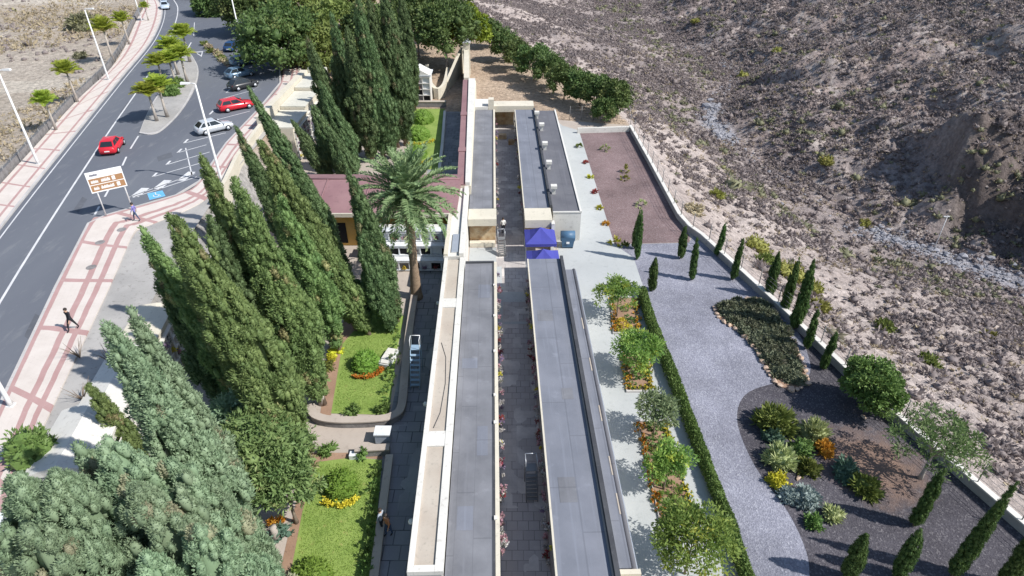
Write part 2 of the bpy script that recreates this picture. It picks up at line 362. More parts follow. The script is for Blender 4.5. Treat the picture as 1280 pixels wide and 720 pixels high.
FO['teal'] = foliage('blue_green_leaf', (.07, .13, .09), (.13, .21, .15))
FO['bed'] = foliage('dull_green_leaf', (.10, .12, .07), (.20, .21, .14), (.25, .23, .17))
FO['scrub'] = foliage('grey_scrub', (.20, .168, .162), (.38, .328, .31), (.31, .30, .17), .25)
FO['scrubgreen'] = foliage('green_scrub', (.15, .155, .095), (.25, .25, .145), (.31, .31, .12), .15)
FO['ygreen'] = foliage('spurge_yellow_green', (.20, .20, .05), (.32, .31, .08), (.36, .30, .12), .2)
FO['marigold'] = foliage('orange_petal', (.50, .20, .03), (.68, .32, .04), (.14, .2, .05))
FO['yflower'] = foliage('yellow_petal', (.55, .44, .04), (.70, .58, .08), (.14, .24, .05))
FO['grass'] = foliage('grass_blade', (.165, .26, .05), (.29, .38, .08), (.36, .34, .12), .3)
FO['straw'] = foliage('straw', (.34, .28, .18), (.50, .43, .29), (.30, .29, .13), .2)
for n_, c_ in (('pink', (.55, .32, .36)), ('redf', (.34, .07, .08)), ('whitef', (.62, .58, .55)), ('violetf', (.34, .25, .38))):
    FO[n_] = foliage('petal_'+n_, tuple(x*.75 for x in c_), c_)
# ---------------------------------------------------------------- plant generators
def unit(a): return a/np.maximum(1e-9, np.linalg.norm(a, axis=-1, keepdims=True))
def blades(P, D, L, Wd, rg, base=.35):
    """kite-shaped leaves: P base, D direction, L length, Wd width -> V,F"""
    n = len(P); D = unit(D); S = unit(np.cross(D, rg.normal(size=(n, 3)))); L = np.asarray(L).reshape(-1, 1)*np.ones((n, 1)); Wd = np.asarray(Wd).reshape(-1, 1)*np.ones((n, 1))
    m = P+D*L*base
    V = np.stack([P, m+S*Wd*.5, P+D*L, m-S*Wd*.5], 1).reshape(-1, 3)
    return V, np.arange(n*4).reshape(n, 4)
ICO = None
def ico():
    global ICO
    if ICO is None:
        bm = bmesh.new(); bmesh.ops.create_icosphere(bm, subdivisions=1, radius=1)
        bm.verts.ensure_lookup_table(); ICO = (np.array([v.co[:] for v in bm.verts]), np.array([[v.index for v in f.verts] for f in bm.faces])); bm.free()
    return ICO
def lumps(C, Rr, rg, sz=1.0, jit=.25):
    """small uneven solid lumps (icospheres)"""
    iv, fi = ico(); n = len(C); k = len(iv)
    V = iv[None]*(1+rg.uniform(-jit, jit, (n, k, 1)))*np.asarray(Rr).reshape(n, 1, 1)*np.array([1, 1, sz])+C[:, None]
    F = fi[None]+np.arange(n)[:, None, None]*k
    return V.reshape(-1, 3), F.reshape(-1, 3)
def join_parts(parts):
    """parts: list of (V,F,v) -> V, [F..], v"""
    Vs = []; Fq = []; Ft = []; vv = []; b = 0
    for V, F, v in parts:
        Vs.append(V); (Fq if F.shape[1] == 4 else Ft).append(F+b); vv.append(np.broadcast_to(v, (len(V),))); b += len(V)
    Fs = [np.concatenate(x) for x in (Fq, Ft) if x]
    return np.concatenate(Vs), Fs, np.concatenate(vv)
def cypress_mesh(h, r, seed, m, dens=1.0, puff=.32, leaf=1.0, z0=.06, tops=1, lean=(0, 0), column=False, fine=1.0):
    rg = np.random.default_rng(seed)
    def prof(t):
        if column: return r*np.power(np.clip((1-t)/.4, 0, 1), .7)*(.62+.38*sstep(0, .12, t))
        return r*np.power(np.clip((1-t)/.58, 0, 1), .72)*(.34+.66*sstep(0, .36, t))
    def wob(a, t): return .42+1.2*fbm(a*1.1+seed*3.3, t*h*.55+seed, 3, seed)
    ln = lean; lean = rg.uniform(-.2, .2, 2)*r
    area = 2*math.pi*r*.7*h; n = int(area/(puff*puff*.95)*dens)
    t = rg.uniform(0, 1, n*3); keep = rg.uniform(0, r, n*3) < prof(t)+.12*r; t = t[keep][:n]; n = len(t)
    a = rg.uniform(0, 2*math.pi, n); q = prof(t)*wob(a, t)*rg.uniform(.82, 1.08, n)
    cx = lean[0]*t**1.5; cy = lean[1]*t**1.5
    C = np.stack([cx+q*np.cos(a), cy+q*np.sin(a), h*(z0+(.97-z0)*t)], 1)
    pr = puff*rg.uniform(.65, 1.35, n)*(1-.45*t)
    if tops > 1:                                    # secondary leaders
        for k in range(tops-1):
            aa = rg.uniform(0, 6.28); tt = np.linspace(.55, .9-.08*k, 14); off = r*.75*(tt-.45)*1.6
            C = np.r_[C, np.stack([cx[0]*0+np.cos(aa)*off+rg.normal(0, .12*r, 14), np.sin(aa)*off+rg.normal(0, .12*r, 14), h*tt], 1)]
            pr = np.r_[pr, puff*np.linspace(1.2, .6, 14)]; a = np.r_[a, np.full(14, aa)]; t = np.r_[t, tt]; n += 14
    pv = np.clip(.1+.8*fbm(C[:, 0]*.9+seed, C[:, 2]*.5+C[:, 1], 3, seed)+rg.normal(0, .15, n), 0, .85); pv[(fbm(C[:, 0]*1.3+9, C[:, 2]*.9+C[:, 1], 3, seed+5) > .72) & (rg.uniform(size=n) < .6)] = .97
    parts = [(*lumps(C, pr*.66, rg, 2.2, .2), np.repeat(pv, len(ico()[0])))]
    k = int(58*leaf/fine)
    O = np.stack([np.cos(a)*.8, np.sin(a)*.8, np.full(n, .55)], 1)
    D = unit(unit(rg.normal(size=(n, k, 3)))*1.0+O[:, None]*.75+np.array([0, 0, .25]))
    P = C[:, None]+D*(pr*.68)[:, None, None]*np.array([1, 1, 2.0]); D = unit(D*np.array([1, 1, .9])+np.array([0, 0, .55])+rg.normal(size=D.shape)*.3)
    L = (pr[:, None]*fine**.7*rg.uniform(.35, .75, (n, k))).ravel(); V, F = blades(P.reshape(-1, 3), D.reshape(-1, 3), L, L*.36, rg)
    parts.append((V, F, np.repeat(np.repeat(pv, k), 4)))
    # inner mass
    nt_, na = 22, 12; T = np.linspace(0, .98, nt_); A = np.linspace(0, 2*math.pi, na, endpoint=False); TT, AA = np.meshgrid(T, A, indexing='ij')
    q = prof(TT)*wob(AA, TT)*.58
    V = np.stack([lean[0]*TT**1.5+q*np.cos(AA), lean[1]*TT**1.5+q*np.sin(AA), h*(z0+(.97-z0)*TT)], -1).reshape(-1, 3)
    i, j = np.meshgrid(np.arange(nt_-1), np.arange(na), indexing='ij'); j2 = (j+1) % na
    F = np.stack([i*na+j, i*na+j2, (i+1)*na+j2, (i+1)*na+j], -1).reshape(-1, 4)
    parts.append((V, F, .4))
    V, Fs, v = join_parts(parts); z = np.clip(V[:, 2]/h, 0, 1.05); V[:, 0] += ln[0]*z; V[:, 1] += ln[1]*z
    return mesh_np('crown', V, Fs, m, {'v': v}, smooth=True)
def trunk_mesh(h, r, m, limbs=None, seed=0, n=8, lean=(0, 0)):
    b = MB(); rg = random.Random(seed); pts = []; rad = []
    for i in range(6):
        t = i/5; pts.append((rg.uniform(-.3, .3)*r*(t > 0)+lean[0]*t, rg.uniform(-.3, .3)*r*(t > 0)+lean[1]*t, -.1+h*t)); rad.append(r*(1.35 if i == 0 else 1)*(1-.55*t))
    b.tube(pts, rad, n)
    for (p0, p1, r0) in (limbs or []):
        mid = (Vector(p0)+Vector(p1))/2+Vector((rg.uniform(-.1, .1), rg.uniform(-.1, .1), .12*(Vector(p1)-Vector(p0)).length))
        b.tube([p0, mid, p1], [r0, r0*.7, r0*.3], 6)
    return b.mesh('trunk', m)
def crown_mesh(rx, rz, cz, seed, m, nclump=60, leaf=.22, per=60, fill=.35, clump=.3, flat=.0, wide=.55, solid=True, ry=None):
    """broad crown: clumps spread through an uneven ellipsoid, leaves spread over every clump"""
    rg = np.random.default_rng(seed); ry = ry or rx
    d = unit(rg.normal(size=(nclump, 3))); d[:, 2] = np.where(d[:, 2] < -.5, -d[:, 2], d[:, 2])
    q = np.power(rg.uniform(fill, 1, nclump), .5)*(.72+.5*fbm(d[:, 0]*1.6+seed, d[:, 1]*1.6+d[:, 2], 3, seed))
    C = d*q[:, None]*np.array([rx, ry, rz])+np.array([0, 0, cz]); C[:, 2] -= flat*((C[:, 0]/rx)**2+(C[:, 1]/ry)**2)*rz
    cr = clump*min(rx, rz*1.3)*rg.uniform(.6, 1.35, nclump); pv = np.clip(rg.normal(.5, .24, nclump), 0, .85); pv[rg.uniform(size=nclump) < .05] = .97
    parts = []
    if solid: parts.append((*lumps(C, cr*.6, rg, .8, .35), np.repeat(pv, len(ico()[0]))))
    D = unit(rg.normal(size=(nclump, per, 3))+d[:, None]*.55+np.array([0, 0, .35]))
    P = C[:, None]+D*(cr[:, None]*rg.uniform(.45, 1.05, (nclump, per)))[:, :, None]*np.array([1, 1, .85])
    Ld = unit(D+rg.normal(size=D.shape)*.8); L = leaf*rg.uniform(.6, 1.3, nclump*per)
    V, F = blades(P.reshape(-1, 3), Ld.reshape(-1, 3), L, L*wide, rg, .5)
    parts.append((V, F, np.repeat(np.clip(np.repeat(pv, per)+rg.normal(0, .06, nclump*per), 0, 1), 4)))
    V, Fs, v = join_parts(parts); return mesh_np('crown', V, Fs, m, {'v': v}, smooth=True), C
def tree(name, loc, h, rx, rz, seed, fm, label, cat='tree', group=None, bark='bark', tr=None, nl=6, **kw):
    e = empty(name, loc, label, cat, group); cz = h-rz*.95
    me, C = crown_mesh(rx, rz, cz, seed, FO[fm], **kw); place('crown', me, e)
    r = tr or max(.06, h*.022); base = max(.25, cz-rz*.75); rg = random.Random(seed)
    limbs = [((0, 0, base*rg.uniform(.75, .98)), tuple(C[i]), r*.55) for i in rg.sample(range(len(C)), min(nl, len(C)))]
    place('trunk', trunk_mesh(cz*.95, r, M[bark], limbs, seed), e); return e
def cypress(loc, h, r, seed, fm, label, group=None, name='cypress_tree', **kw):
    e = empty(name, loc, label, 'tree', group)
    place('crown', cypress_mesh(h, r, seed, FO[fm], **kw), e); place('trunk', trunk_mesh(h*.75, max(.05, r*.16), M['bark'], None, seed, 8, [q*.75 for q in kw.get('lean', (0, 0))]), e); return e
def shrub_mesh(rx, rz, seed, m, n=260, leaf=.16, spiky=.5, wide=.4, core=True):
    rg = np.random.default_rng(seed); nc = max(8, n//14); d = unit(rg.normal(size=(nc, 3))); d[:, 2] = np.abs(d[:, 2])
    C = d*np.array([rx, rx, rz])*(.55+.4*rg.uniform(size=(nc, 1))); pv = np.clip(rg.normal(.5, .25, nc), 0, 1); k = n//nc
    parts = []
    if core:
        parts.append((*lumps(C*.75, np.full(nc, min(rx, rz)*.32), rg, .9, .3), np.repeat(pv, len(ico()[0]))))
    D = unit(rg.normal(size=(nc, k, 3))*(1-spiky*.6)+d[:, None]*(.4+spiky)+np.array([0, 0, .25]))
    P = C[:, None]*.9+D*(min(rx, rz)*rg.uniform(.05, .3, (nc, k)))[:, :, None]; L = leaf*rg.uniform(.6, 1.4, nc*k)
    V, F = blades(P.reshape(-1, 3), D.reshape(-1, 3), L, L*wide, rg, .45); V[:, 2] = np.maximum(V[:, 2], .01)
    parts.append((V, F, np.repeat(np.repeat(pv, k), 4))); V, Fs, v = join_parts(parts)
    return mesh_np('foliage', V, Fs, m, {'v': v})
def shrub(name, loc, rx, rz, seed, fm, label, cat='shrub', group=None, **kw):
    o = place(name, shrub_mesh(rx, rz, seed, FO[fm], **kw), None, loc, seed*1.3); return tag(o, label, cat, group)

# ---------------------------------------------------------------- lines of the site
def arr(l): return np.array(l, float)
ROADL = arr([(-30, 5), (-36.5, 25), (-43.7, 48.3), (-49.5, 68.4), (-56.7, 93.8), (-63.9, 119.1), (-73, 143), (-81.5, 159.3), (-100, 190)])
SWL = arr([(-33, 5), (-39.7, 25), (-47.2, 49), (-52.8, 68.4), (-56.8+-2.6, 85), (-64.5, 106), (-74.5, 135), (-84.4, 159.3), (-103.5, 190)])
SWL[4] = (-57.2, 83.7); SWL[5] = (-62.6, 104.6)
CENTRE = arr([(-24, 5), (-30.5, 22), (-36.45, 37.4), (-45.8, 68.1), (-54.1, 97.2), (-62, 122), (-70.6, 144.9), (-77.8, 159.3), (-95, 188)])
ROADR = arr([(-21, 5), (-25.6, 16), (-29.4, 26.8), (-30.0, 28.5), (-33.6, 39.3), (-36.7, 49.3), (-36.0, 50.85), (-31.6, 54.95), (-30.7, 58.2), (-31.9, 68.4), (-32.2, 79.4), (-33, 92), (-38, 108), (-50, 135), (-64, 160), (-80, 188)])
SWR = arr([(-18, 5), (-22.4, 15), (-25.6, 24.5), (-26.3, 26.8), (-29.6, 39.3), (-31.9, 47.6), (-31.3, 48.9), (-28.7, 53.0), (-28.5, 57.6), (-29.4, 68.2), (-29.6, 79.4), (-30.2, 91), (-34.5, 107), (-46, 134), (-60, 159), (-76, 187)])
TB = arr([(-17.5, 0), (-20.5, 15), (-22.3, 24), (-23.8, 33), (-25.5, 42), (-26.5, 52), (-27.2, 62), (-27.5, 80), (-28.5, 92), (-33, 108), (-44, 135), (-58, 160), (-74, 188), (-100, 230), (-140, 300)])
EDGE = arr([(38, -10), (33, 5), (27.8, 21.75), (25.1, 30.2), (22.4, 39.7), (18.4, 54.0), (17.3, 58.7), (16.6, 85), (14.5, 95), (7.5, 112), (-2, 136), (-12, 165), (-24, 205), (-40, 260), (-80, 420)])
BED = arr([(170, -20), (120, 22), (88, 46), (64.4, 67.4), (52.3, 79.9), (46.4, 94.5), (44, 106), (41.5, 118), (41, 130), (47, 146), (56, 160), (57, 172), (50, 190), (46, 215), (50, 250), (58, 300), (80, 430)])
def X_at(line, y): return np.interp(y, line[:, 1], line[:, 0])
def seg_dist(x, y, line):
    d = np.full(np.shape(x), 1e9)
    for (x0, y0), (x1, y1) in zip(line[:-1], line[1:]):
        dx, dy = x1-x0, y1-y0; t = np.clip(((x-x0)*dx+(y-y0)*dy)/(dx*dx+dy*dy), 0, 1)
        d = np.minimum(d, np.hypot(x-x0-t*dx, y-y0-t*dy))
    return d
def bed_x(y): return np.interp(y, BED[2:, 1], BED[2:, 0], left=None)
def height(x, y):
    x = np.asarray(x, float); y = np.asarray(y, float)
    tb = X_at(TB, y); ed = np.interp(y, EDGE[:, 1], EDGE[:, 0])
    # left plateau / terrace
    up = 1-sstep(-1.6, 1.6, x-tb); flat = -.06+3.97*up
    fld = x-np.interp(y, SWL[:, 1], SWL[:, 0])
    flat = flat+np.where(fld < -1, 1, 0)*sstep(1, 14, -fld)*(fbm(x*.05, y*.05, 4, 3)-.5)*2.2
    flat = flat+sstep(170, 330, y)*(fbm(x*.02+5, y*.02, 4, 8)*26)*sstep(30, -60, x)
    d1 = seg_dist(x, y, EDGE); d2 = seg_dist(x, y, BED); t = d1/(d1+d2+1e-6)
    lb = -14*(.28*np.clip(t/.22, 0, 1)+.72*sstep(.1, .97, t))
    lb = lb+(fbm(x*.07, y*.07, 5, 21)-.5)*3.2*sstep(2, 12, d1)*sstep(0, 8, d2)+(fbm(x*.33, y*.33, 4, 5)-.5)*.9*sstep(.5, 4, d1)
    # far bank: cliffs, then broken slopes
    rid = np.abs(fbm(x*.03+3, y*.03, 5, 31)-.5)*2
    sl = -14+d2*.20*sstep(0, 9, d2)+d2*.13+(fbm(x*.035, y*.035, 5, 41)-.5)*9*sstep(4, 30, d2)+(fbm(x*.12, y*.12, 5, 55)-.5)*5.5*sstep(2, 12, d2)+(fbm(x*.4, y*.4, 4, 77)-.5)*2.0
    cn = 7*(fbm(x*.16, y*.16, 4, 63)-.5)+6*(fbm(x*.05, y*.05, 2, 64)-.5); cl = 7.5*np.exp(-(((x-67)/8)**2+((y-90)/8)**2))*sstep(0, 1, (x-63.5+cn)/2.4)+6.5*np.exp(-(((x-72)/9)**2+((y-73)/6)**2))*sstep(0, 1, (x-67+cn)/2.4)+(7*(fbm(x*.24, y*.24, 5, 66)-.5)+3*(fbm(x*.7, y*.7, 3, 67)-.5))*np.exp(-(((x-72)/18)**2+((y-84)/20)**2))
    cl2 = 3.5*np.exp(-(((x-64)/16)**2+((y-142)/14)**2))*sstep(0, 1, (x-58+(y-140)*.35+4*(fbm(x*.13, y*.13, 4, 68)-.5))/3)
    rb = sl+cl+cl2
    right = (x > bed_x(y)) & (y > 20) | ((y <= 46) & ((x-88)*24+(y-46)*32 > 0))
    rav = np.where(right, rb, lb); k = sstep(0, 5, d2)
    rav = rav*k+(1-k)*(-14+(fbm(x*.5, y*.5, 3, 9)-.5)*.7)
    return np.where(x < ed, flat, rav), x >= ed, d1, d2, right
xs = np.concatenate([np.arange(-260, -60, 2.5), np.arange(-60, 14, .8), np.arange(14, 130, .62), np.arange(130, 330, 2.2)])
ys = np.concatenate([np.arange(-20, 10, 3.0), np.arange(10, 130, .7), np.arange(130, 230, 1.3), np.arange(230, 520, 4.5)])
XX, YY = np.meshgrid(xs, ys, indexing='ij'); ZZ, RAV, D1, D2, RT = height(XX, YY)
def zones(X, Y, Z, rav, d1, d2, rt):
    n1 = fbm(X*.06, Y*.06, 5, 101)[..., None]; n2 = fbm(X*.25, Y*.25, 4, 111)[..., None]; n3 = fbm(X*.9, Y*.9, 3, 121)[..., None]
    def c(a): return np.array(a)*np.ones(X.shape+(3,))
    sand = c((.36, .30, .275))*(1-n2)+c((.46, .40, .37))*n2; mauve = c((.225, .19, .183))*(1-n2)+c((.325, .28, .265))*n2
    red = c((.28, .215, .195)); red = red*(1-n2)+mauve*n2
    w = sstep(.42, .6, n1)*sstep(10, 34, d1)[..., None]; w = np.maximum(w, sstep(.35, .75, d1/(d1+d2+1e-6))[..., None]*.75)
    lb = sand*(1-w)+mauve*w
    rb = mauve*(1-sstep(.5, .62, n1))+red*sstep(.5, .62, n1); k = sstep(.55, .7, n3); rb = rb*(1-k)+c((.40, .35, .325))*k
    k = np.exp(-(((X-70)/11)**2+((Y-82)/13)**2))[..., None]; k = sstep(.3, .75, k*(.6+.8*n2)); rb = rb*(1-k)+(c((.10, .085, .08))*(1-n3)+c((.18, .145, .132))*n3)*k
    r = np.where(rt[..., None], rb, lb); bed = c((.30, .29, .31))*(.7+.6*n3); bw = .02+.98*np.maximum(sstep(115, 121, Y)*(1-sstep(136, 148, Y)), 1-sstep(78, 86, Y)); k = (1-sstep(1.2*bw, 3.6*bw, d2))[..., None]*bw[..., None]; r = r*(1-k)+bed*k
    fld = np.interp(Y, SWL[:, 1], SWL[:, 0])-X; g = c((.34, .285, .225))*(1-n1)+c((.42, .37, .32))*n1
    tr = (np.sin((Y-.35*X)*.16+3*n1[..., 0])>.75)[..., None]*(n2 > .4); g = np.where(tr, c((.46, .41, .35)), g); far = sstep(30, 55, fld)[..., None]; g = g*(1-far)+c((.33, .315, .31))*(.7+.6*n2)*far
    yard = c((.36, .27, .20))*(1-n2)+c((.44, .35, .27))*n2; nb = (sstep(6, 2, X-np.interp(Y, TB[:, 1], TB[:, 0]))*sstep(75, 60, Y))[..., None]; yard = yard*(1-nb)+(c((.27, .26, .25))*(1-n2)+c((.36, .345, .33))*n2)*nb
    L = np.where((fld > -.5)[..., None], g, yard); return np.where(rav[..., None], r, L)
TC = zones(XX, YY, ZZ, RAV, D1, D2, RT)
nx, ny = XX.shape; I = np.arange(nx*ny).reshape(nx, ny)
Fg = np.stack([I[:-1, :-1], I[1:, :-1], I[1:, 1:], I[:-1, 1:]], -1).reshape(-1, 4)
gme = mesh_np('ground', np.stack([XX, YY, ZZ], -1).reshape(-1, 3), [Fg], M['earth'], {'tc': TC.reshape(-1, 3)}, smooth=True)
tag(place('ground', gme), kind='structure')

# ---------------------------------------------------------------- sheets: roads, pavements, garden floors
def sheet(name, pts, z, m, kind='structure'):
    bm = bmesh.new(); f = bm.faces.new([bm.verts.new((p[0], p[1], z)) for p in pts]); bm.normal_update()
    if f.normal.z < 0: f.normal_flip()
    bmesh.ops.triangulate(bm, faces=[f]); me = bpy.data.meshes.new(name); bm.to_mesh(me); bm.free(); me.materials.append(m)
    return tag(place(name, me), kind=kind)
def spline(pts, k=6):
    p = [Vector((a[0], a[1], 0)) for a in pts]; o = []
    for i in range(len(p)-1):
        a, b, c, d = p[max(i-1, 0)], p[i], p[i+1], p[min(i+2, len(p)-1)]
        for j in range(k):
            t = j/k; o.append(.5*((2*b)+(c-a)*t+(2*a-5*b+4*c-d)*t*t+(3*b-a-3*c+d)*t**3))
    o.append(p[-1]); return np.array([(q.x, q.y) for q in o])
def ribbon(name, A, B, z, m, zb=None, uw=None):
    """strip between two paired lines with UV in metres; zb adds down-turned sides"""
    v = []; f = []; uv = []
    s = np.r_[0, np.cumsum(np.hypot(*np.diff(A, axis=0).T))]; w = np.hypot(*(B-A).T)
    for i in range(len(A)):
        v += [(A[i][0], A[i][1], z), (B[i][0], B[i][1], z)]; uv += [(0, s[i]), (uw or w[i], s[i])]
    n = len(A)
    for i in range(n-1): f.append((2*i, 2*i+1, 2*i+3, 2*i+2))
    if zb is not None:
        for i in range(n): v += [(A[i][0], A[i][1], zb), (B[i][0], B[i][1], zb)]; uv += [(0, s[i]), (uw or w[i], s[i])]
        o = 2*n
        for i in range(n-1):
            f += [(o+2*i, 2*i, 2*i+2, o+2*i+2), (2*i+1, o+2*i+1, o+2*i+3, 2*i+3)]
    me = bpy.data.meshes.new(name); me.from_pydata(v, [], f); me.materials.append(m); u = me.uv_layers.new(name='UVMap')
    for lp in me.loops: u.data[lp.index].uv = uv[lp.vertex_index]
    bm = bmesh.new(); bm.from_mesh(me); bmesh.ops.recalc_face_normals(bm, faces=bm.faces)
    if sum(q.normal.z for q in bm.faces) < 0: bmesh.ops.reverse_faces(bm, faces=bm.faces)
    bm.to_mesh(me); bm.free(); me.update()
    return tag(place(name, me), kind='structure')
def offset(line, d):
    t = np.gradient(line, axis=0); t /= np.linalg.norm(t, axis=1, keepdims=True); return line+np.c_[t[:, 1], -t[:, 0]]*d
RL, SL_ = spline(ROADL), spline(SWL)
yy = np.unique(np.r_[np.linspace(5, 187, 120), ROADR[:, 1]]); yy = yy[(yy >= 5) & (yy <= 187)]
rl = np.c_[np.interp(yy, RL[:, 1], RL[:, 0])-.2, yy]; rr = np.c_[X_at(ROADR, yy)+.25, yy]
ribbon('road', rl, rr, 4.0, M['asphalt'])
ribbon('pavement_verge', SL_, offset(RL, -.18), 4.13, M['paveL'], 3.9, 3.0)
ribbon('kerb', offset(RL, -.175), offset(RL, .05), 4.14, M['kerb'], 3.9)
ribbon('pavement', spline(offset(ROADR, .14), 4), spline(SWR, 4), 4.13, M['paveR'], 3.9, 4.1)
ribbon('kerb', offset(ROADR, -.06), offset(ROADR, .135), 4.14, M['kerb'], 3.9)
ty = np.linspace(5, 187, 90); ribbon('dirt_strip', np.c_[np.interp(ty, SWR[:, 1], SWR[:, 0])-.1, ty], np.c_[np.interp(ty, TB[:, 1], TB[:, 0])-1.0, ty], 4.04, M['strip'])
# cemetery terrace floor
cem = [(X_at(TB, y)+1.2, y) for y in np.linspace(2, 96, 30)]+[(16.2, 86), (16.9, 58), (22, 39.7), (24.7, 30.2), (27.4, 21.8), (34, 2)]
sheet('cemetery_paving', cem, 0.0, M['beige'])
def gp(l, z=0): return [tuple(G(x, y, z)[:2]) for x, y in l]
sheet('concrete_path', gp([(694, 150), (703, 157), (724, 163), (768, 305), (792, 322), (806, 364), (925, 726), (760, 726), (700, 325), (690, 262)]), .004, M['conc'])
sheet('maroon_gravel', gp([(724, 164), (789, 164), (848, 270), (862, 295), (862, 303), (768, 305)]), .008, M['g_maroon'])
sheet('grey_gravel', gp([(768, 305.5), (861, 303.5), (870, 290), (1000, 411), (1120, 522), (1282, 665), (1330, 745), (950, 800), (925, 726), (806, 364), (792, 322)]), .008, M['g_grey'])
dk = spline([(948, 722), (1012, 722), (1008, 690), (985, 640), (945, 585), (922, 530), (930, 495), (965, 480), (1005, 476), (1012, 450), (985, 395), (935, 350)][1:], 4)
sheet('dark_gravel', gp([(935, 349), (1000, 413), (1120, 524), (1279, 665), (1330, 745), (1012, 745)]+[tuple(p) for p in dk]), .012, M['g_dark'])
Ebld = R(1.5)                         # the blocks stand 1.5 degrees off
RM = Matrix.Rotation(Ebld, 4, 'Z')
def BW(s, t, z=0): return RM @ Vector((s, t, z))
sheet('corridor_floor', [BW(s, t)[:2] for s, t in ((-.3, 5), (2.7, 5), (2.7, 46), (2.7, 90), (-.3, 90))], .006, M['slabs'])
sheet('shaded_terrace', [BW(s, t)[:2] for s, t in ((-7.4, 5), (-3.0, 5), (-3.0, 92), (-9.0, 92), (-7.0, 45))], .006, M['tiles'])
for q in ([(360, 735), (463, 735), (478, 575), (440, 572), (395, 578), (378, 640)], [(414, 517), (486, 519), (496, 440), (505, 395), (465, 388), (428, 430)], [(508, 212), (548, 212), (556, 136), (517, 136)]):
    sheet('lawn', gp(q), .02, M['lawn'])
sheet('soil_bed', gp([(345, 735), (362, 735), (380, 640), (397, 578), (440, 572), (478, 574), (478, 566), (385, 566), (372, 620)]), .012, M['soil'])
sheet('soil_bed', gp([(400, 520), (414, 519), (428, 430), (465, 388), (440, 388), (412, 425)]), .012, M['soil'])
# island in the car park
isl = spline([G(x, y, 4.15)[:2] for x, y in [(174, 166), (188, 167), (203, 161), (226, 138), (243, 110), (248, 88), (243, 74), (234, 64), (224, 76), (208, 102), (192, 126), (181, 148), (174, 166)]], 4)[:-1]
o = MB().prism([tuple(p) for p in isl], 3.9, 4.14).build('traffic_island', M['kerb']); tag(o, kind='structure')
c_ = isl.mean(0); o = sheet('island_soil', [tuple(c_+(p-c_)*(1-.35/np.linalg.norm(p-c_))) for p in isl], 4.146, M['strip'])
bedp = [tuple(G(x, y, 4.05)[:2]) for x, y in [(254, 54), (262, 55), (288, 82), (284, 84)]]
sheet('island_soil', bedp, 4.05, M['soil'])
# painted lines
MK = MB()
def line(pts, w=.14, z=4.004):
    P = [G(x, y, 4.0)[:2] for x, y in pts]; P = np.array(P); P = spline(P, 6) if len(P) > 2 else P
    a = offset(P, -w/2) if len(P) > 2 else None
    if a is None:
        d = P[1]-P[0]; d /= np.linalg.norm(d); n = np.array([d[1], -d[0]])*w/2; A, B = P-n, P+n
    else: A, B = a, offset(P, w/2)
    for i in range(len(P)-1): MK.quad((*A[i], z), (*B[i], z), (*B[i+1], z), (*A[i+1], z))
C_ = spline(CENTRE); a, b2 = offset(C_, -.09), offset(C_, .09)
gap = G(186, 92, 4).y, G(213, 46, 4).y
for i in range(len(C_)-1):
    if not (gap[0] < C_[i][1] < gap[1]): MK.quad((*a[i], 4.004), (*b2[i], 4.004), (*b2[i+1], 4.004), (*a[i+1], 4.004))
a, b2 = offset(RL, .45), offset(RL, .57)
for i in range(len(RL)-1): MK.quad((*a[i], 4.004), (*b2[i], 4.004), (*b2[i+1], 4.004), (*a[i+1], 4.004))
for p in [((173, 170), (163, 186)), ((158, 196), (153, 207)), ((138, 233), (131, 246)), ((124, 258), (118, 269)), ((234, 62), (239, 53))]: line(p, .18)
for p in [((134, 268), (222, 245)), ((222, 191), (258, 181)), ((208, 206), (262, 190)), ((191, 221), (250, 204)), ((232, 185), (240, 219)), ((160, 247), (244, 217)), ((166, 247), (246, 221)),
          ((230, 179), (282, 166)), ((250, 163), (290, 152)), ((270, 150), (312, 139)), ((276, 124), (318, 112)), ((283, 116), (322, 106)), ((243, 28), (242, 45))]: line(p, .12)
for p in [((191, 221), (198, 216)), ((208, 206), (215, 201)), ((222, 191), (229, 186)), ((230, 179), (237, 174)), ((262, 143), (268, 140)), ((283, 116), (288, 113))]: line((p[0], (p[0][0]+5, p[0][1]-5)), .22)
for x in (168, 196, 226): line(((x, 246-(x-168)*.35), (x+14, 235-(x-168)*.35)), .8)
tr = [G(x, y, 4) for x, y in ((243, 65), (254, 64), (252, 71))]
for i in range(3):
    p, q = tr[i], tr[(i+1) % 3]; cc = (tr[0]+tr[1]+tr[2])/3; MK.quad((p.x, p.y, 4.004), (q.x, q.y, 4.004), (*(q*.62+cc*.38)[:2], 4.004), (*(p*.62+cc*.38)[:2], 4.004))
tag(MK.build('road_markings', M['paint']), kind='structure')
M['repair'] = worn('asphalt_repair', (.085, .09, .105), (.105, .112, .13), (.15, .155, .17), .5, 2, .9, .2)
for q in ([(92, 262), (103, 246), (109, 249), (98, 266)], [(30, 420), (44, 392), (52, 396), (38, 426)], [(196, 196), (214, 190), (216, 196), (198, 202)], [(150, 140), (160, 127), (163, 129), (153, 142)]):
    sheet('asphalt_repair', gp(q, 4.0), 4.002, M['repair'])
bq = [G(x, y, 4) for x, y in ((184, 242), (203, 238), (207, 245), (187, 250))]
tag(MB().quad(*[(p.x, p.y, 4.006) for p in bq]).build('disabled_bay_marking', M['bluepaint']), kind='structure')
WH = MB(); c0 = (bq[0]+bq[2])/2; ux = (bq[1]-bq[0])*.5; uy = (bq[0]-bq[3])*.5
def bl(u, v): p = c0+ux*u+uy*v; return (p.x, p.y, 4.009)
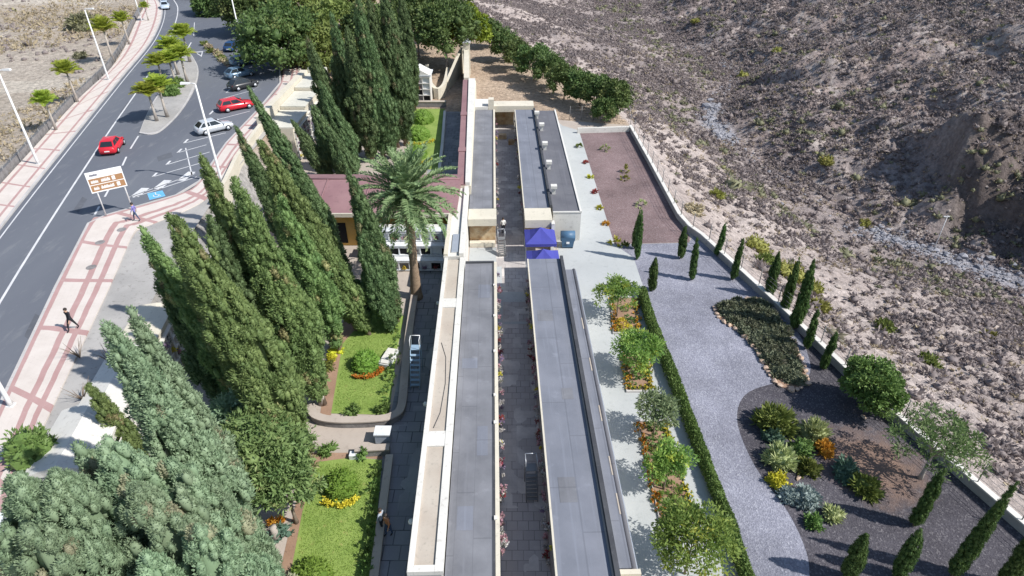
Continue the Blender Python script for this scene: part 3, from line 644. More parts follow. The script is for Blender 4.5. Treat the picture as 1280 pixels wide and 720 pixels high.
for k in range(12):
    a0, a1 = [math.pi*(.75+1.25*q/12) for q in (k, k+1)]
    WH.quad(bl(.42*math.cos(a0)-.05, .48*math.sin(a0)-.2), bl(.42*math.cos(a1)-.05, .48*math.sin(a1)-.2), bl(.3*math.cos(a1)-.05, .34*math.sin(a1)-.2), bl(.3*math.cos(a0)-.05, .34*math.sin(a0)-.2))
WH.quad(bl(-.1, .55), bl(.03, .55), bl(.03, -.15), bl(-.1, -.15)); WH.quad(bl(-.1, -.15), bl(.4, -.15), bl(.4, -.03), bl(-.1, -.03)); WH.quad(bl(.3, -.1), bl(.4, -.1), bl(.55, -.6), bl(.45, -.6)); WH.quad(bl(-.12, .62), bl(.05, .62), bl(.05, .82), bl(-.12, .82))
tag(WH.build('wheelchair_marking', M['paint']), kind='structure')
for p in [(152, 287), (125, 303), (114, 334)]:
    g = G(*p, 4.13); o = MB().prism([(g.x+.38*math.cos(k*.52), g.y+.38*math.sin(k*.52)) for k in range(12)], 4.12, 4.14).build('manhole_cover', M['stone'], None, (g.x, g.y, 4.13))
    tag(o, {152: 'round dark manhole cover on banded pavement, furthest of three from the red car', 125: 'round dark manhole cover in the middle of the three on the banded pavement', 114: 'round dark manhole cover on banded pavement, closest to the pedestrian in black'}[p[0]], 'manhole cover', 'manhole covers in the pavement')
    if p[0] == 152: o['label'] = 'round dark manhole cover in the pavement closest to the road sign'
# ---------------------------------------------------------------- cemetery blocks (s across, t along, in the blocks' own frame)
def bemp(name, s, t, label, cat, group=None): return empty(name, BW(s, t, 0), label, cat, group, Ebld)
def part(name, m, root, *boxes, M_=RM):
    b = MB(M_)
    for x in boxes: b.box(*x)
    return b.build(name, m, root)
def roofpart(name, m, root, s0, s1, t0, t1, z0, z1): return part(name, m, root, (s0, s1, t0, t1, z0, z1))
# A: tall narrow niche wall, near part with tan roof
A = bemp('niche_wall', -3.4, 30, 'long cream niche wall with a narrow tan roof between two white parapets', 'wall')
part('wall', M['white'], A, (-4.22, -2.68, 17.0, 44.4, -.1, 3.35))
roofpart('roof', M['tan'], A, -3.98, -3.03, 17.3, 44.2, 3.353, 3.53)
part('parapet', M['white'], A, (-4.26, -3.985, 16.95, 44.4, 3.353, 3.64)); part('parapet', M['white'], A, (-3.025, -2.64, 16.95, 44.4, 3.353, 3.64))
part('end_parapet', M['white'], A, (-3.98, -3.03, 16.95, 17.28, 3.353, 3.64))
for t in (24.4, 37.5): part('roof_divider', M['white'], A, (-3.98, -3.03, t, t+1.1, 3.532, 3.62))
A2 = bemp('niche_wall', -3.3, 50, 'white flat topped wall segment between the tan roof and the red coping', 'wall')
part('wall', M['white'], A2, (-4.35, -2.7, 44.45, 57.5, -.1, 3.7)); part('parapet', M['white'], A2, (-3.1, -2.72, 44.5, 57.4, 3.7, 3.95)); part('parapet', M['cream'], A2, (-4.33, -4.0, 44.5, 57.4, 3.7, 3.9))
part('metal_hatch', M['metal'], A2, (-3.75, -3.2, 45.0, 48.0, 3.702, 3.8))
A3 = bemp('niche_wall', -3.5, 75, 'long white wall with a maroon tiled coping strip running to the pillar', 'wall')
MB(RM).prism([(-3.75, 57.55), (-2.5, 57.55), (-2.75, 94), (-4.5, 94)], -.1, 3.9).build('wall', M['cream'], A3)
MB(RM).prism([(-3.85, 57.6), (-3.05, 57.6), (-3.85, 93.9), (-4.62, 93.9)], 3.902, 4.05).build('coping', M['maroon'], A3)
MB(RM).prism([(-3.03, 57.6), (-2.6, 57.6), (-2.85, 93.9), (-3.8, 93.9)], 3.902, 4.25).build('parapet', M['white'], A3)
for t in (66, 78): part('coping_joint', M['maroon'], A3, (-4.1-(t-66)*.02, -3.2-(t-66)*.02, t, t+1.2, 4.05, 4.16))
A4 = bemp('entrance_wall', -4, 104, 'cream wall ending in the pillar with the pointed finial', 'wall')
MB(RM).prism([(-4.5, 94.05), (-3.7, 94.05), (-4.3, 111), (-5.1, 111)], -.1, 4.3).build('wall', M['cream'], A4)
pl = part('pillar', M['cream'], A4, (-5.25, -4.15, 111.05, 112.1, -.1, 5.3)); b = MB(RM); b.box(-5.4, -4.0, 110.9, 112.25, 5.303, 5.5); b.ball((-4.7, 111.6, 5.85), .42, 10); b.tube([(-4.7, 111.6, 6.1), (-4.7, 111.6, 7.1)], [.3, .02], 8); b.build('finial', M['marble'], pl)
# B: left block
def flatblock(label, s0, s1, t0, t1, z, m, edge=None, wallm='cream', name='niche_block'):
    e = bemp(name, (s0+s1)/2, (t0+t1)/2, label, 'niche block')
    part('wall', M[wallm], e, (s0, s1, t0, t1, -.1, z-.08)); roofpart('roof', m, e, s0-.0, s1-.16, t0-.05, t1+.05, z-.077, z)
    return e
B1 = flatblock('left flat roofed niche block with worn grey bitumen in the foreground', -2.62, -.14, 6, 44.6, 3.0, M['bitB'])
part('coping', M['cream'], B1, (-.295, -.08, 6, 44.6, 2.93, 3.05)); part('gutter', M['gull'], B1, (-.42, -.3, 6, 44.6, 3.003, 3.03)); part('flashing', M['gull'], B1, (-2.6, -.3, 44.45, 44.66, 3.003, 3.12))
for t in (20, 26.5, 28.8, 33, 37, 41): part('gutter_outlet', M['white'], B1, (-.36, -.2, t, t+.22, 3.055, 3.13))
for i, (s, t, w, l) in enumerate(((-2.2, 19.5, .8, 1.4), (-1.3, 24.2, .6, 2.2), (-2.4, 31.5, 1.0, 1.0), (-1.5, 39.5, .9, 1.8))): part('roof_patch', M['bitC'], B1, (s, s+w, t, t+l, 3.002, 3.008))
b = MB(RM); b.tube([(-3.75, 25.8, 3.55), (-3.45, 27, 3.545), (-3.3, 29.5, 3.545), (-3.42, 32, 3.545), (-3.8, 33.5, 3.55)], .02, 5); b.build('cable', M['gull'], A)
B2 = flatblock('left flat roofed niche block with grey bitumen beyond the courtyard', -2.62, -.14, 54.4, 83.4, 3.0, M['bitB'])
part('coping', M['cream'], B2, (-.295, -.08, 54.4, 83.4, 2.93, 3.05)); part('gutter', M['gull'], B2, (-.42, -.3, 54.4, 83.4, 3.003, 3.03))
part('facade', M['stone'], B1, (-.138, -.10, 6, 44.5, .0, 2.9)); part('facade', M['stone'], B2, (-.138, -.10, 54.5, 83.3, .0, 2.9))
e = bemp('court_wall', -1.4, 53, 'rust stained wall under a cream beam left of the corridor', 'wall')
part('wall', M['rust'], e, (-2.6, -.15, 52.9, 54.3, -.1, 2.3)); part('beam', M['cream'], e, (-2.65, -.05, 52.2, 54.36, 2.303, 3.0)); part('plinth', M['cream'], e, (-2.6, -.2, 52.3, 52.88, 0.012, .45))
e = bemp('court_wall', 3.8, 53, 'stained wall under a cream beam behind the blue canopies', 'wall')
part('wall', M['rust'], e, (2.65, 4.9, 53.0, 54.3, -.1, 2.2)); part('beam', M['cream'], e, (2.55, 5.05, 51.9, 54.36, 2.203, 3.0)); part('post', M['white'], e, (4.95, 5.25, 51.5, 52.2, -.1, 2.8))
# C: right block near
C1 = flatblock('right flat roofed niche block with smooth blue grey roof in the foreground', 2.5, 5.3, 6, 45.0, 3.0, M['bitC'])
part('coping', M['cream'], C1, (2.42, 2.52, 6, 45.0, 2.9, 3.05)); part('upstand', M['gull'], C1, (5.1, 5.34, 6, 45.05, 3.003, 3.3)); part('flashing_strip', M['tan'], C1, (5.0, 5.08, 6, 36, 3.003, 3.02)); part('facade', M['stone'], C1, (2.46, 2.498, 6, 44.9, 0, 2.88))
for i, (s, t, w, l) in enumerate(((3.0, 21, .9, 1.6), (3.8, 28.5, .7, 1.0), (2.8, 36.5, 1.1, 1.3))): part('roof_patch', M['bitB'], C1, (s, s+w, t, t+l, 3.002, 3.008))
C2 = bemp('lean_to_block', 5.9, 30, 'low lean-to with rounded dark grey roof along the right block', 'niche block')
part('wall', M['white'], C2, (5.36, 6.15, 17.6, 43.9, -.1, 2.45)); roofpart('roof', M['bitC'], C2, 5.345, 6.1, 17.55, 43.95, 2.453, 2.62)
b = MB(RM); b.tube([(6.16, 17.5, 2.56), (6.16, 44.0, 2.56)], .13, 10); b.build('roof_edge', M['bitDark'], C2); part('gutter', M['metal'], C2, (6.28, 6.36, 17.4, 44, 2.4, 2.5)); part('end_coping', M['cream'], C2, (5.36, 6.45, 17.25, 17.5, 2.4, 2.6))
for t in (20.5, 23, 27, 31.5, 36): part('roof_patch', M['tan'], C2, (5.98, 6.05, t, t+1.3, 2.622, 2.64))
D = flatblock('far right niche block, half smooth grey roof and half dark gravelly roof', 2.62, 5.1, 54.4, 83.3, 3.0, M['bitC'])
part('coping', M['cream'], D, (2.52, 2.615, 54.4, 83.3, 2.9, 3.05)); part('upstand', M['gull'], D, (4.98, 5.2, 54.4, 83.3, 3.003, 3.28)); part('facade', M['stone'], D, (2.58, 2.615, 54.5, 83.2, 0, 2.88))
part('annex_wall', M['white'], D, (5.22, 7.85, 53.4, 83.0, -.1, 2.95)); roofpart('annex_roof', M['bitDark'], D, 5.25, 7.7, 53.5, 82.9, 2.953, 3.0); part('annex_coping', M['white'], D, (7.72, 7.9, 53.35, 83, 2.953, 3.12), (5.22, 7.71, 53.35, 53.5, 2.953, 3.08))
for i, (x, y) in enumerate([(671, 148), (677, 163), (681, 187), (686, 211), (692, 242)]):
    g = G(x, y, 3.0); v = empty('roof_vent', (g.x, g.y, 3.0), ['white box vent on far right roof, farthest of five', 'white box vent on far right roof, second farthest of five', 'white box vent in the middle of the five on the far right roof', 'white box vent on far right roof, second nearest of five', 'white box vent on far right roof, nearest to the blue canopies'][i], 'roof vent', 'vents on the far right roof', Ebld)
    MB(Matrix.Translation(g)).box(-.17, .17, -.17, .17, 0, .62).build('shaft', M['white'], v); MB(Matrix.Translation(g)).box(-.3, .3, -.3, .3, .622, .9).build('cap', M['white'], v)
# far end portal
e = bemp('portal_beam', 2, 85, 'cream portal beam closing the far end of the corridor', 'beam')
part('beam', M['cream'], e, (-.6, 5.1, 84.0, 86.2, 2.5, 3.3)); part('post', M['cream'], e, (-.9, -.2, 83.6, 84.6, -.1, 4.3)); part('post', M['cream'], e, (2.5, 3.0, 84.3, 85.3, -.1, 2.5)); part('post', M['cream'], e, (4.7, 5.1, 84.3, 85.3, -.1, 2.5)); part('back_panel', M['rust'], e, (-.1, 2.5, 86.22, 86.5, -.1, 2.6))
e = bemp('portal_beam', -1.8, 85, 'flat white slab roof at the far end of the left block', 'beam'); part('slab', M['white'], e, (-2.7, -.95, 83.5, 87, -.1, 3.35))
for i, (s, t) in enumerate(((.4, 80.5), (1.6, 78.5))):
    o = MB(RM).box(s, s+1.0, t, t+.8, .012, .55).build('planter_box', M['rust'], None, BW(s+.5, t+.4, 0)); tag(o, ('rusty planter box by the portal at the end of the corridor', 'rusty planter box in front of another one in the far corridor')[i], 'planter')
# pale floor bands in the corridor
for k, (s0, s1, t0, t1) in enumerate([(-.1, .35, 40.4, 48.8), (.36, 2.4, 43.2, 44.7), (.36, 2.4, 40.2, 40.5), (-2.6, -.12, 44.7, 52.2), (2.5, 6.2, 45.1, 51.5)]):
    tag(MB(RM).quad((s0, t0, .012), (s1, t0, .012), (s1, t1, .012), (s0, t1, .012)).build('pale_paving', M['conc']), kind='structure')
# flower bunches along the corridor fronts
def bunch_mesh(seed, fm):
    rg = np.random.default_rng(seed); n = 16; C = rg.normal(0, .09, (n, 3))+[0, 0, .05]
    D = unit(rg.normal(size=(n*5, 3))+[0, 0, .6]); V, F = blades(np.repeat(C, 5, 0), D, rg.uniform(.09, .16, n*5), .09, rg); n2 = 18
    V2, F2 = blades(rg.normal(0, .06, (n2, 3)), unit(rg.normal(size=(n2, 3))), .2, .05, rg)
    return mesh_np('bunch', np.r_[V, V2], [np.r_[F, F2+len(V)]], [FO[fm], FO['bed']], {'v': np.r_[np.repeat(rg.uniform(0, .8, n*5), 4), np.full(len(V2), .4)]}, np.r_[np.zeros(len(F)), np.ones(len(F2))])
cols = {'pink': 'pink', 'redf': 'red', 'whitef': 'white', 'yflower': 'yellow', 'violetf': 'violet'}
bm_ = {c: [bunch_mesh(200+i*7+k, c) for k in range(3)] for i, c in enumerate(cols)}
rb = random.Random(5)
for side, s0, t0, t1 in (('left', .06, 19, 44), ('right', 2.34, 19, 44.5), ('left far', .06, 55, 82), ('right far', 2.44, 55, 82)):
    t = t0
    while t < t1:
        c = rb.choices(list(cols), [5, 2, 8, 2, 2])[0]; p = BW(s0+rb.uniform(-.1, .1), t, rb.choice([.25, .9, 1.55, 2.2, 2.55]))
        o = place('flower_bunch', rb.choice(bm_[c]), None, p, rb.uniform(0, 6)); sc = rb.uniform(.5, 1.0); o.scale = (sc, sc, sc)
        tag(o, f'bunch of {cols[c]} flowers on the {"left" if "left" in side else "right"} niche front of the {"far" if "far" in side else "near"} corridor', 'flowers', f'{cols[c]} flowers on the {side} corridor front')
        t += rb.uniform(.22, .5) if 'far' not in side else rb.uniform(.5, 1.3)
# ---------------------------------------------------------------- niche fronts
def niches(root, o, along, nrm, rows, cols_, w, h, z0, seed, frame='white', stagger=None):
    """grid of niche slabs with a raised frame on a wall face"""
    rg = random.Random(seed); a = Vector(along).normalized(); n = Vector(nrm).normalized(); o = Vector(o); fr = MB(); up = Vector((0, 0, 1))
    def bx(mb, p, da, dz, dn):
        q = [p, p+a*da, p+a*da+up*dz, p+up*dz]; mb.add(q+[x+n*dn for x in q], [(4, 5, 6, 7), (0, 1, 5, 4), (1, 2, 6, 5), (2, 3, 7, 6), (3, 0, 4, 7)])
    for c in range(cols_+1): bx(fr, o+a*(c*w-.05)+up*z0, .1, rows*h, .22)
    for r in range(rows+1): bx(fr, o+a*-.05+up*(z0+r*h-.05), cols_*w+.1, .1, .25)
    fr.build('niche_frame', M[frame], root)
    for r in range(rows):
        for c in range(cols_):
            b = MB(); p = o+a*(c*w+.06)+up*(z0+r*h+.06); bx(b, p, w-.12, h-.12, .05)
            ob = b.build('niche_slab', M[rg.choice(['marble', 'dark', 'stone', 'marble', 'white', 'gull'])], root)
            if rg.random() < .5:
                f = place('flowers', rb.choice(bm_[rg.choice(list(cols))]), ob); f.location = root.matrix_basis.inverted() @ (p+a*w*.4+n*.2+up*.15)
# left niche row that retains the road
def nrow(label, px, z, L, wd, yaw, seed, gable=.0, wallm='white', cols_=6):
    g = G(*px, z); e = empty('niche_block', (g.x, g.y, 0), label, 'niche block', None, yaw); T = Matrix.Translation((g.x, g.y, 0)) @ Matrix.Rotation(yaw, 4, 'Z')
    MB(T).box(-wd/2, wd/2, -L/2, L/2, -.1, z-.15).build('wall', M[wallm], e)
    b = MB(T); x = wd/2+.12; y = L/2+.12; zz = z-.147
    b.add([(-x, -y, zz), (x, -y, zz), (x, y, zz), (-x, y, zz), (-x, -y, zz+.15), (x, -y, zz+.15), (x, y, zz+.15), (-x, y, zz+.15), (0, -y, zz+.15+gable), (0, y, zz+.15+gable)],
          [(3, 2, 1, 0), (0, 1, 5, 8, 4), (2, 3, 7, 9, 6), (1, 2, 6, 5), (3, 0, 4, 7), (5, 6, 9, 8), (4, 8, 9, 7)]); b.build('roof', M[wallm], e)
    rt = T.to_3x3(); niches(e, T @ Vector((wd/2, -L/2+.3, 0)), rt @ Vector((0, 1, 0)), rt @ Vector((1, 0, 0)), 4, cols_, (L-.6)/cols_, .82, .35, seed)
    return e
nrow('small cream niche block roof between the dirt strip and a dark cypress', (184, 402), 4.25, 4.0, 2.2, R(8), 1, .1, 'cream', 5)
nrow('white ridged niche block roof beside the dirt strip behind the split cypress', (137, 490), 4.25, 8.2, 2.5, R(9), 2, .35, 'white', 8)
nrow('white ridged niche block roof nearest to the round bush', (97, 548), 4.35, 4.6, 3.2, R(9), 3, .5, 'white', 5)
nrow('pale blue tomb roof at the left edge below the near cypresses', (-2, 700), 4.2, 5, 4.6, R(9), 4, .2, 'marble', 5)
# upper niche block by the parked cars
U = empty('niche_block', (-28, 84, 0), 'stepped cream niche block beside the parked cars with a road side parapet', 'niche block')
for k, (y0, y1, z, x1) in enumerate([(72.5, 78.9, 4.3, -25.6), (79, 85.4, 4.75, -25.9), (85.5, 92.5, 5.2, -26.3)]):
    MB().box(-28.9, x1, y0, y1, -.1, z).build('wall', M['cream'], U); MB().box(-28.88, x1+.12, y0+.02, y1-.02, z+.003, z+.14).build('roof', M['croof'], U)
    niches(U, (x1, y0+.25, 0), (0, 1, 0), (1, 0, 0), 4, 6, 1.0, .85, .4, 10+k)
MB().prism([(-29.55, 72.4), (-28.95, 72.4), (-28.95, 92.6), (-29.9, 92.6)], 3.5, 5.75).build('parapet', M['cream'], U); MB().box(-28.9, -26.3, 92.55, 93.1, -.1, 6).build('end_wall', M['croof'], U)
# chapel with maroon roof
CH = empty('chapel', (-13, 55, 0), 'low ochre chapel with a wide maroon tiled roof behind the palm', 'chapel')
MB().box(-21.5, -5.6, 52.6, 59, -.1, 3.7).build('wall', M['yellow'], CH)
b = MB(); z = 3.9
b.add([(-22.3, 51.6, z), (-5.0, 51.6, z), (-5.0, 60, z+.1), (-22.3, 60, z+.1), (-22.3, 56.8, z+1.0), (-5.0, 56.8, z+1.0), (-22.3, 51.6, z-.2), (-5.0, 51.6, z-.2), (-5, 60, z-.1), (-22.3, 60, z-.1)],
      [(0, 1, 5, 4), (4, 5, 2, 3), (6, 7, 1, 0), (8, 9, 3, 2), (6, 0, 4, 3, 9), (7, 8, 2, 5, 1), (6, 9, 8, 7)]); roof = b.build('roof', M['maroon'], CH)
b = MB(); b.tube([(-22.3, 56.8, z+1.03), (-5, 56.8, z+1.03)], .1, 6)
for x in (-20, -17.6, -13.5, -9.3): b.tube([(x, 51.6, z+.03), (x, 56.8, z+1.03)], .06, 6)
b.build('ridge_tiles', M['maroon'], roof); MB().box(-22.3, -5.0, 51.45, 51.59, z-.35, z+.02).build('fascia', M['cream'], CH)
for x in (-19, -16.4, -11, -8): MB().box(x, x+1.0, 52.55, 52.598, .3, 2.4).build('doorway', M['dark'], CH)
# tiers of tombs in front of the chapel
T3 = empty('tomb_tiers', (-8.5, 49, 0), 'three white tiers of niches below the palm crown', 'tomb')
for k in range(3):
    y0 = 48.2+k*.75; MB().box(-12.0, -5.2, y0, y0+.76 if k < 2 else y0+1.2, -.1, 1.05*(k+1)).build('tier', M['white'], T3)
    niches(T3, (-11.8, y0, 0), (1, 0, 0), (0, -1, 0), 1, 7, .93, .8, 1.05*k+.14, 30+k, 'marble')
    MB().box(-12.1, -5.1, y0-.28, y0+.45, 1.05*(k+1)+.003, 1.05*(k+1)+.09).build('ledge', M['marble'], T3)
# far tomb house, curved wall, low walls
TH_ = empty('tomb_house', (-14, 97, 0), 'white tomb house with a pediment and rows of niches by the far lawn', 'tomb')
MB().box(-15.6, -12.2, 96.3, 99, -.1, 3.9).build('wall', M['white'], TH_); MB().box(-15.8, -12.0, 96.0, 99.2, 3.9, 4.1).build('cornice', M['marble'], TH_)
MB().add([(-15.6, 96.05, 4.1), (-12.2, 96.05, 4.1), (-13.9, 96.05, 5.0), (-15.6, 99, 4.1), (-12.2, 99, 4.1), (-13.9, 99, 5.0)], [(0, 1, 2), (5, 4, 3), (1, 4, 5, 2), (3, 0, 2, 5)]).build('pediment', M['white'], TH_)
niches(TH_, (-15.5, 96.3, 0), (1, 0, 0), (0, -1, 0), 4, 3, 1.08, .88, .2, 50)
def wallrun(name, label, pts, th, z, m, zs=None, coping=None):
    P = np.array(pts, float); a, c = offset(P, -th/2), offset(P, th/2); e = empty(name, (*P.mean(0), 0), label, 'wall'); n = len(P); zs = zs or [z]*n
    b = MB(); b.add([(*a[i], -.1) for i in range(n)]+[(*c[i], -.1) for i in range(n)]+[(*a[i], zs[i]) for i in range(n)]+[(*c[i], zs[i]) for i in range(n)],
        [(i, i+1, 2*n+i+1, 2*n+i) for i in range(n-1)]+[(n+i+1, n+i, 3*n+i, 3*n+i+1) for i in range(n-1)]+[(2*n+i, 2*n+i+1, 3*n+i+1, 3*n+i) for i in range(n-1)]+[(0, 2*n, 3*n, n), (n-1, 2*n-1, 4*n-1, 3*n-1)])
    b.build('wall', M[m], e)
    if coping:
        a, c = offset(P, -th/2-.05), offset(P, th/2+.05); b = MB(); h = .1
        b.add([(*a[i], zs[i]+.003) for i in range(n)]+[(*c[i], zs[i]+.003) for i in range(n)]+[(*a[i], zs[i]+h) for i in range(n)]+[(*c[i], zs[i]+h) for i in range(n)],
            [(i, i+1, 2*n+i+1, 2*n+i) for i in range(n-1)]+[(n+i+1, n+i, 3*n+i, 3*n+i+1) for i in range(n-1)]+[(2*n+i, 2*n+i+1, 3*n+i+1, 3*n+i) for i in range(n-1)]+[(0, 2*n, 3*n, n), (n-1, 2*n-1, 4*n-1, 3*n-1), tuple(range(n))+tuple(range(2*n-1, n-1, -1))])
        b.build('coping', M[coping], e)
    return e
up_ = [tuple(p) for p in spline([G(x, y, 1.6)[:2] for x, y in ((534, 80), (536, 98), (545, 110), (555, 104), (560, 84))], 5)]
wallrun('curved_wall', 'cream U shaped wall curving round a tree trunk near the tomb house', up_, .55, 1.6, 'cream')
swp = [tuple(G(x, y, 0)[:2]) for x, y in ((559, 112), (566, 104), (573, 96), (580, 88))]
wallrun('sweeping_wall', 'cream wall whose top sweeps up to the pillar with the finial', spline(swp, 4), .5, 2, 'cream', list(np.linspace(1.2, 4.4, 13)))
wallrun('low_wall', 'low stone wall at the back of the far lawn', [tuple(G(x, 133, 0)[:2]) for x in (514, 535, 558)], .5, .7, 'stone', None, 'tan')
wallrun('low_wall', 'low curved wall with pale coping around the middle lawn corner by the pink path', spline([G(x, y, .4)[:2] for x, y in ((388, 505), (394, 520), (420, 526), (470, 525), (492, 520), (502, 508), (506, 470), (511, 420), (518, 370))], 5), .45, .45, 'stone', None, 'beige')
wallrun('low_wall', 'short low wall with pale coping between the pink path and the front lawn', [tuple(G(x, y, .4)[:2]) for x, y in ((444, 563), (465, 562), (487, 561))], .4, .5, 'stone', None, 'beige')
wallrun('low_wall', 'dark low kerb wall between the front lawn and the shaded terrace', [tuple(G(x, y, .3)[:2]) for x, y in ((487, 570), (478, 640), (466, 735))], .35, .35, 'stone', None, 'tan')
wallrun('low_wall', 'pale low wall edging the far lawn beside the shaded terrace', [tuple(G(x, y, .3)[:2]) for x, y in ((556, 140), (553, 180), (549, 215))], .35, .5, 'white')
wallrun('boundary_wall', 'cream wall between the parking pavement and the cypresses', [tuple(G(x, y, 4.6)[:2]) for x, y in ((345, 133), (318, 168), (296, 198), (282, 228), (268, 250))], .4, 4.9, 'cream')
# perimeter wall with wire fence
PWp = [G(x, y, .7)[:2] for x, y in ((788, 156), (812, 198), (849, 266), (862, 281), (878, 292), (940, 348), (1000, 403), (1060, 460), (1122, 516), (1200, 583), (1284, 655), (1340, 703))]
PW = wallrun('garden_wall', 'white perimeter wall bending along the gravel garden above the ravine', PWp, .28, .6, 'strip', None, 'white')  # darker wall body: shade on its inner face put into the colour
wallrun('garden_wall', 'low pale wall at the far end of the maroon gravel bed', [G(x, y, .7)[:2] for x, y in ((722, 160), (755, 159), (787, 158))], .3, .7, 'white')
def fence(label, pts, z0, h, step, wires, name='wire_fence', pm='fence', r=.03):
    P = np.array([tuple(p) for p in pts]); s = np.r_[0, np.cumsum(np.hypot(*np.diff(P, axis=0).T))]; L = s[-1]; e = empty(name, (*P[0], z0), label, 'fence')
    n = int(L/step); q = np.linspace(0, L, n+1); X, Y = np.interp(q, s, P[:, 0]), np.interp(q, s, P[:, 1]); me = None
    for x, y in zip(X, Y):
        if me is None: b = MB(); b.tube([(0, 0, -.05), (0, 0, h)], r, 6); me = b.mesh('post', M[pm])
        place('post', me, e, (x-P[0][0], y-P[0][1], 0))
    b = MB()
    for w in wires: b.tube([(x, y, z0+w) for x, y in zip(X, Y)], r*.35, 4)
    b.build('wire', M[pm], e); return e
fence('wire fence on thin posts along the top of the perimeter wall', PWp, .7, 1.5, 2.6, (.3, .7, 1.1, 1.45), r=.035)
fence('wire fence on thin posts by the trees at the far end of the garden', [G(x, y, 0)[:2] for x, y in ((712, 150), (735, 150), (760, 150), (786, 152))], 0, 2.0, 1.6, (.4, 1.0, 1.5, 1.95), r=.035)
wallrun('roadside_wall', 'low dark grey wall carrying the roadside railing', [p for p in offset(SL_, -.4) if 20 < p[1] < 165][::3], .35, 4.75, 'stone')
rl_ = [p for p in offset(SL_, -.25) if 20 < p[1] < 165]
e = fence('dark roadside railing along the outer edge of the narrow pavement', rl_, 4.1, 1.05, 2.2, (.15, .3, .45, .6, .75, .9, 1.02), 'railing', 'fence', .045)
# ---------------------------------------------------------------- lamps, sign
def lamp_proto():
    e = empty('street_lamp', (0, 0, 0)); b = MB(); b.tube([(0, 0, -.05), (0, 0, .5), (0, 0, 9.4)], [.15, .13, .075], 10); b.build('pole', M['pole'], e)
    MB().box(-.2, .2, -.2, .2, -.05, .06).build('base_plate', M['pole'], e); b = MB(); b.tube([(0, 0, 9.38), (.05, 0, 9.5), (.45, 0, 9.55)], [.07, .055, .05], 8); b.build('arm', M['pole'], e)
    b = MB(); b.add([(.4, -.1, 9.5), (1.25, -.17, 9.5), (1.25, .17, 9.5), (.4, .1, 9.5), (.4, -.08, 9.62), (1.2, -.13, 9.68), (1.2, .13, 9.68), (.4, .08, 9.62)], [(3, 2, 1, 0), (4, 5, 6, 7), (0, 1, 5, 4), (1, 2, 6, 5), (2, 3, 7, 6), (3, 0, 4, 7)]); h = b.build('lamp_head', M['pole'], e)
    MB().box(.6, 1.2, -.11, .11, 9.46, 9.497).build('lens', M['lamp_glass'], h); return e
lp = lamp_proto()
for i, (px, rz, lb) in enumerate([((48, 205), 0, 'tall grey white street lamp on the left pavement nearest the left edge'), ((136, 100), 0, 'tall street lamp on the left pavement between the small palms'), ((177, 26), 0, 'tall street lamp on the left pavement farthest up the road'),
        ((277, 227), 3.3, 'tall street lamp beside the parking bays in front of the silver parked car'), ((306, 72), 2.8, 'tall street lamp behind the dark parked cars under the trees'), ((14, 507), 3.1, 'street lamp base on the banded pavement at the left edge, its head out of view')]):
    o = lp if i == 0 else copy_tree(lp); g = G(*px, 4.1); o.location = g; o.rotation_euler = (0, 0, rz); tag(o, lb, 'street lamp', 'street lamps along the road')
sp = empty('lamp_post', G(289, 507, 0), 'slender bent white lamp post among the cypresses', 'lamp post'); g = G(289, 507, 0)
b = MB(); b.tube([g, g+Vector((0, 0, 3.9)), g+Vector((-.1, .05, 4.5)), g+Vector((-.35, .1, 4.9))], [.07, .055, .05, .05], 8); b.build('pole', M['pole'], sp); b = MB(); b.ball(g+Vector((-.4, .1, 4.95)), .14); b.build('lamp_head', M['lamp_glass'], sp)
for i, (x, y) in enumerate(((529, 505), (544, 379), (512, 652))):
    w = G(x, y, 2.6); w.x = BW(-4.4, w.y).x; e = empty('wall_lamp', w, ('globe lamp on the niche wall, level with the white container', 'globe lamp on the niche wall, level with the palm trunk', 'globe lamp on the niche wall nearest the front end')[i], 'wall lamp', 'globe lamps on the niche wall')
    b = MB(); b.ball(w+Vector((-.12, 0, 0)), .16); b.build('globe', M['lamp_glass'], e); b = MB(); b.tube([w+Vector((.2, 0, -.1)), w+Vector((-.1, 0, -.15))], .03, 6); b.build('bracket', M['metal'], e)
# road sign
s0, s1 = G(133, 270, 4.12), G(166, 262, 4.12); sx = (s1-s0); sx.z = 0; W_ = sx.length; sx.normalize(); sn = Vector((sx.y, -sx.x, 0))
hb, ht = 2.3, 4.15
SG = empty('road_sign', (s0+s1)/2, 'large brown and white direction sign on two posts at the kerb', 'sign')
for p in (s0, s1): b = MB(); b.tube([p+Vector((0, 0, -.05)), p+Vector((0, 0, ht-.1))], .06, 8); b.build('post', M['pole'], SG)
def sb(mb, a0, a1, z0, z1, n0, n1):
    o = s0-sx*.4; f = (W_+.65)
    q = [o+sx*f*a+Vector((0, 0, z))+sn*n for n in (n0, n1) for a, z in ((a0, z0), (a1, z0), (a1, z1), (a0, z1))]
    return mb.add(q, [(3, 2, 1, 0), (4, 5, 6, 7), (0, 1, 5, 4), (1, 2, 6, 5), (2, 3, 7, 6), (3, 0, 4, 7)])
bd = sb(MB(), 0, 1, hb, ht, .07, .12).build('panel', M['signwhite'], SG)
H_ = ht-hb
for z0, z1 in ((.06, .36), (.40, .68)): sb(MB(), .03, .97, hb+z0*H_, hb+z1*H_, .123, .13).build('brown_band', M['signbrown'], SG)
def word(mb, a, z, w, h, seed):
    rg = random.Random(seed); x = a
    while x < a+w: c = rg.uniform(.012, .02); sb(mb, x, x+c*.75, z, z+h*rg.choice([.7, .7, 1, .85]), .133, .137); x += c
for a, z, w, s in ((.10, .13, .14, 1), (.30, .13, .36, 2), (.08, .46, .20, 3), (.36, .46, .24, 4)): b = MB(); word(b, a, hb+z*H_, w, .16*H_, s); b.build('lettering', M['signwhite'], SG)
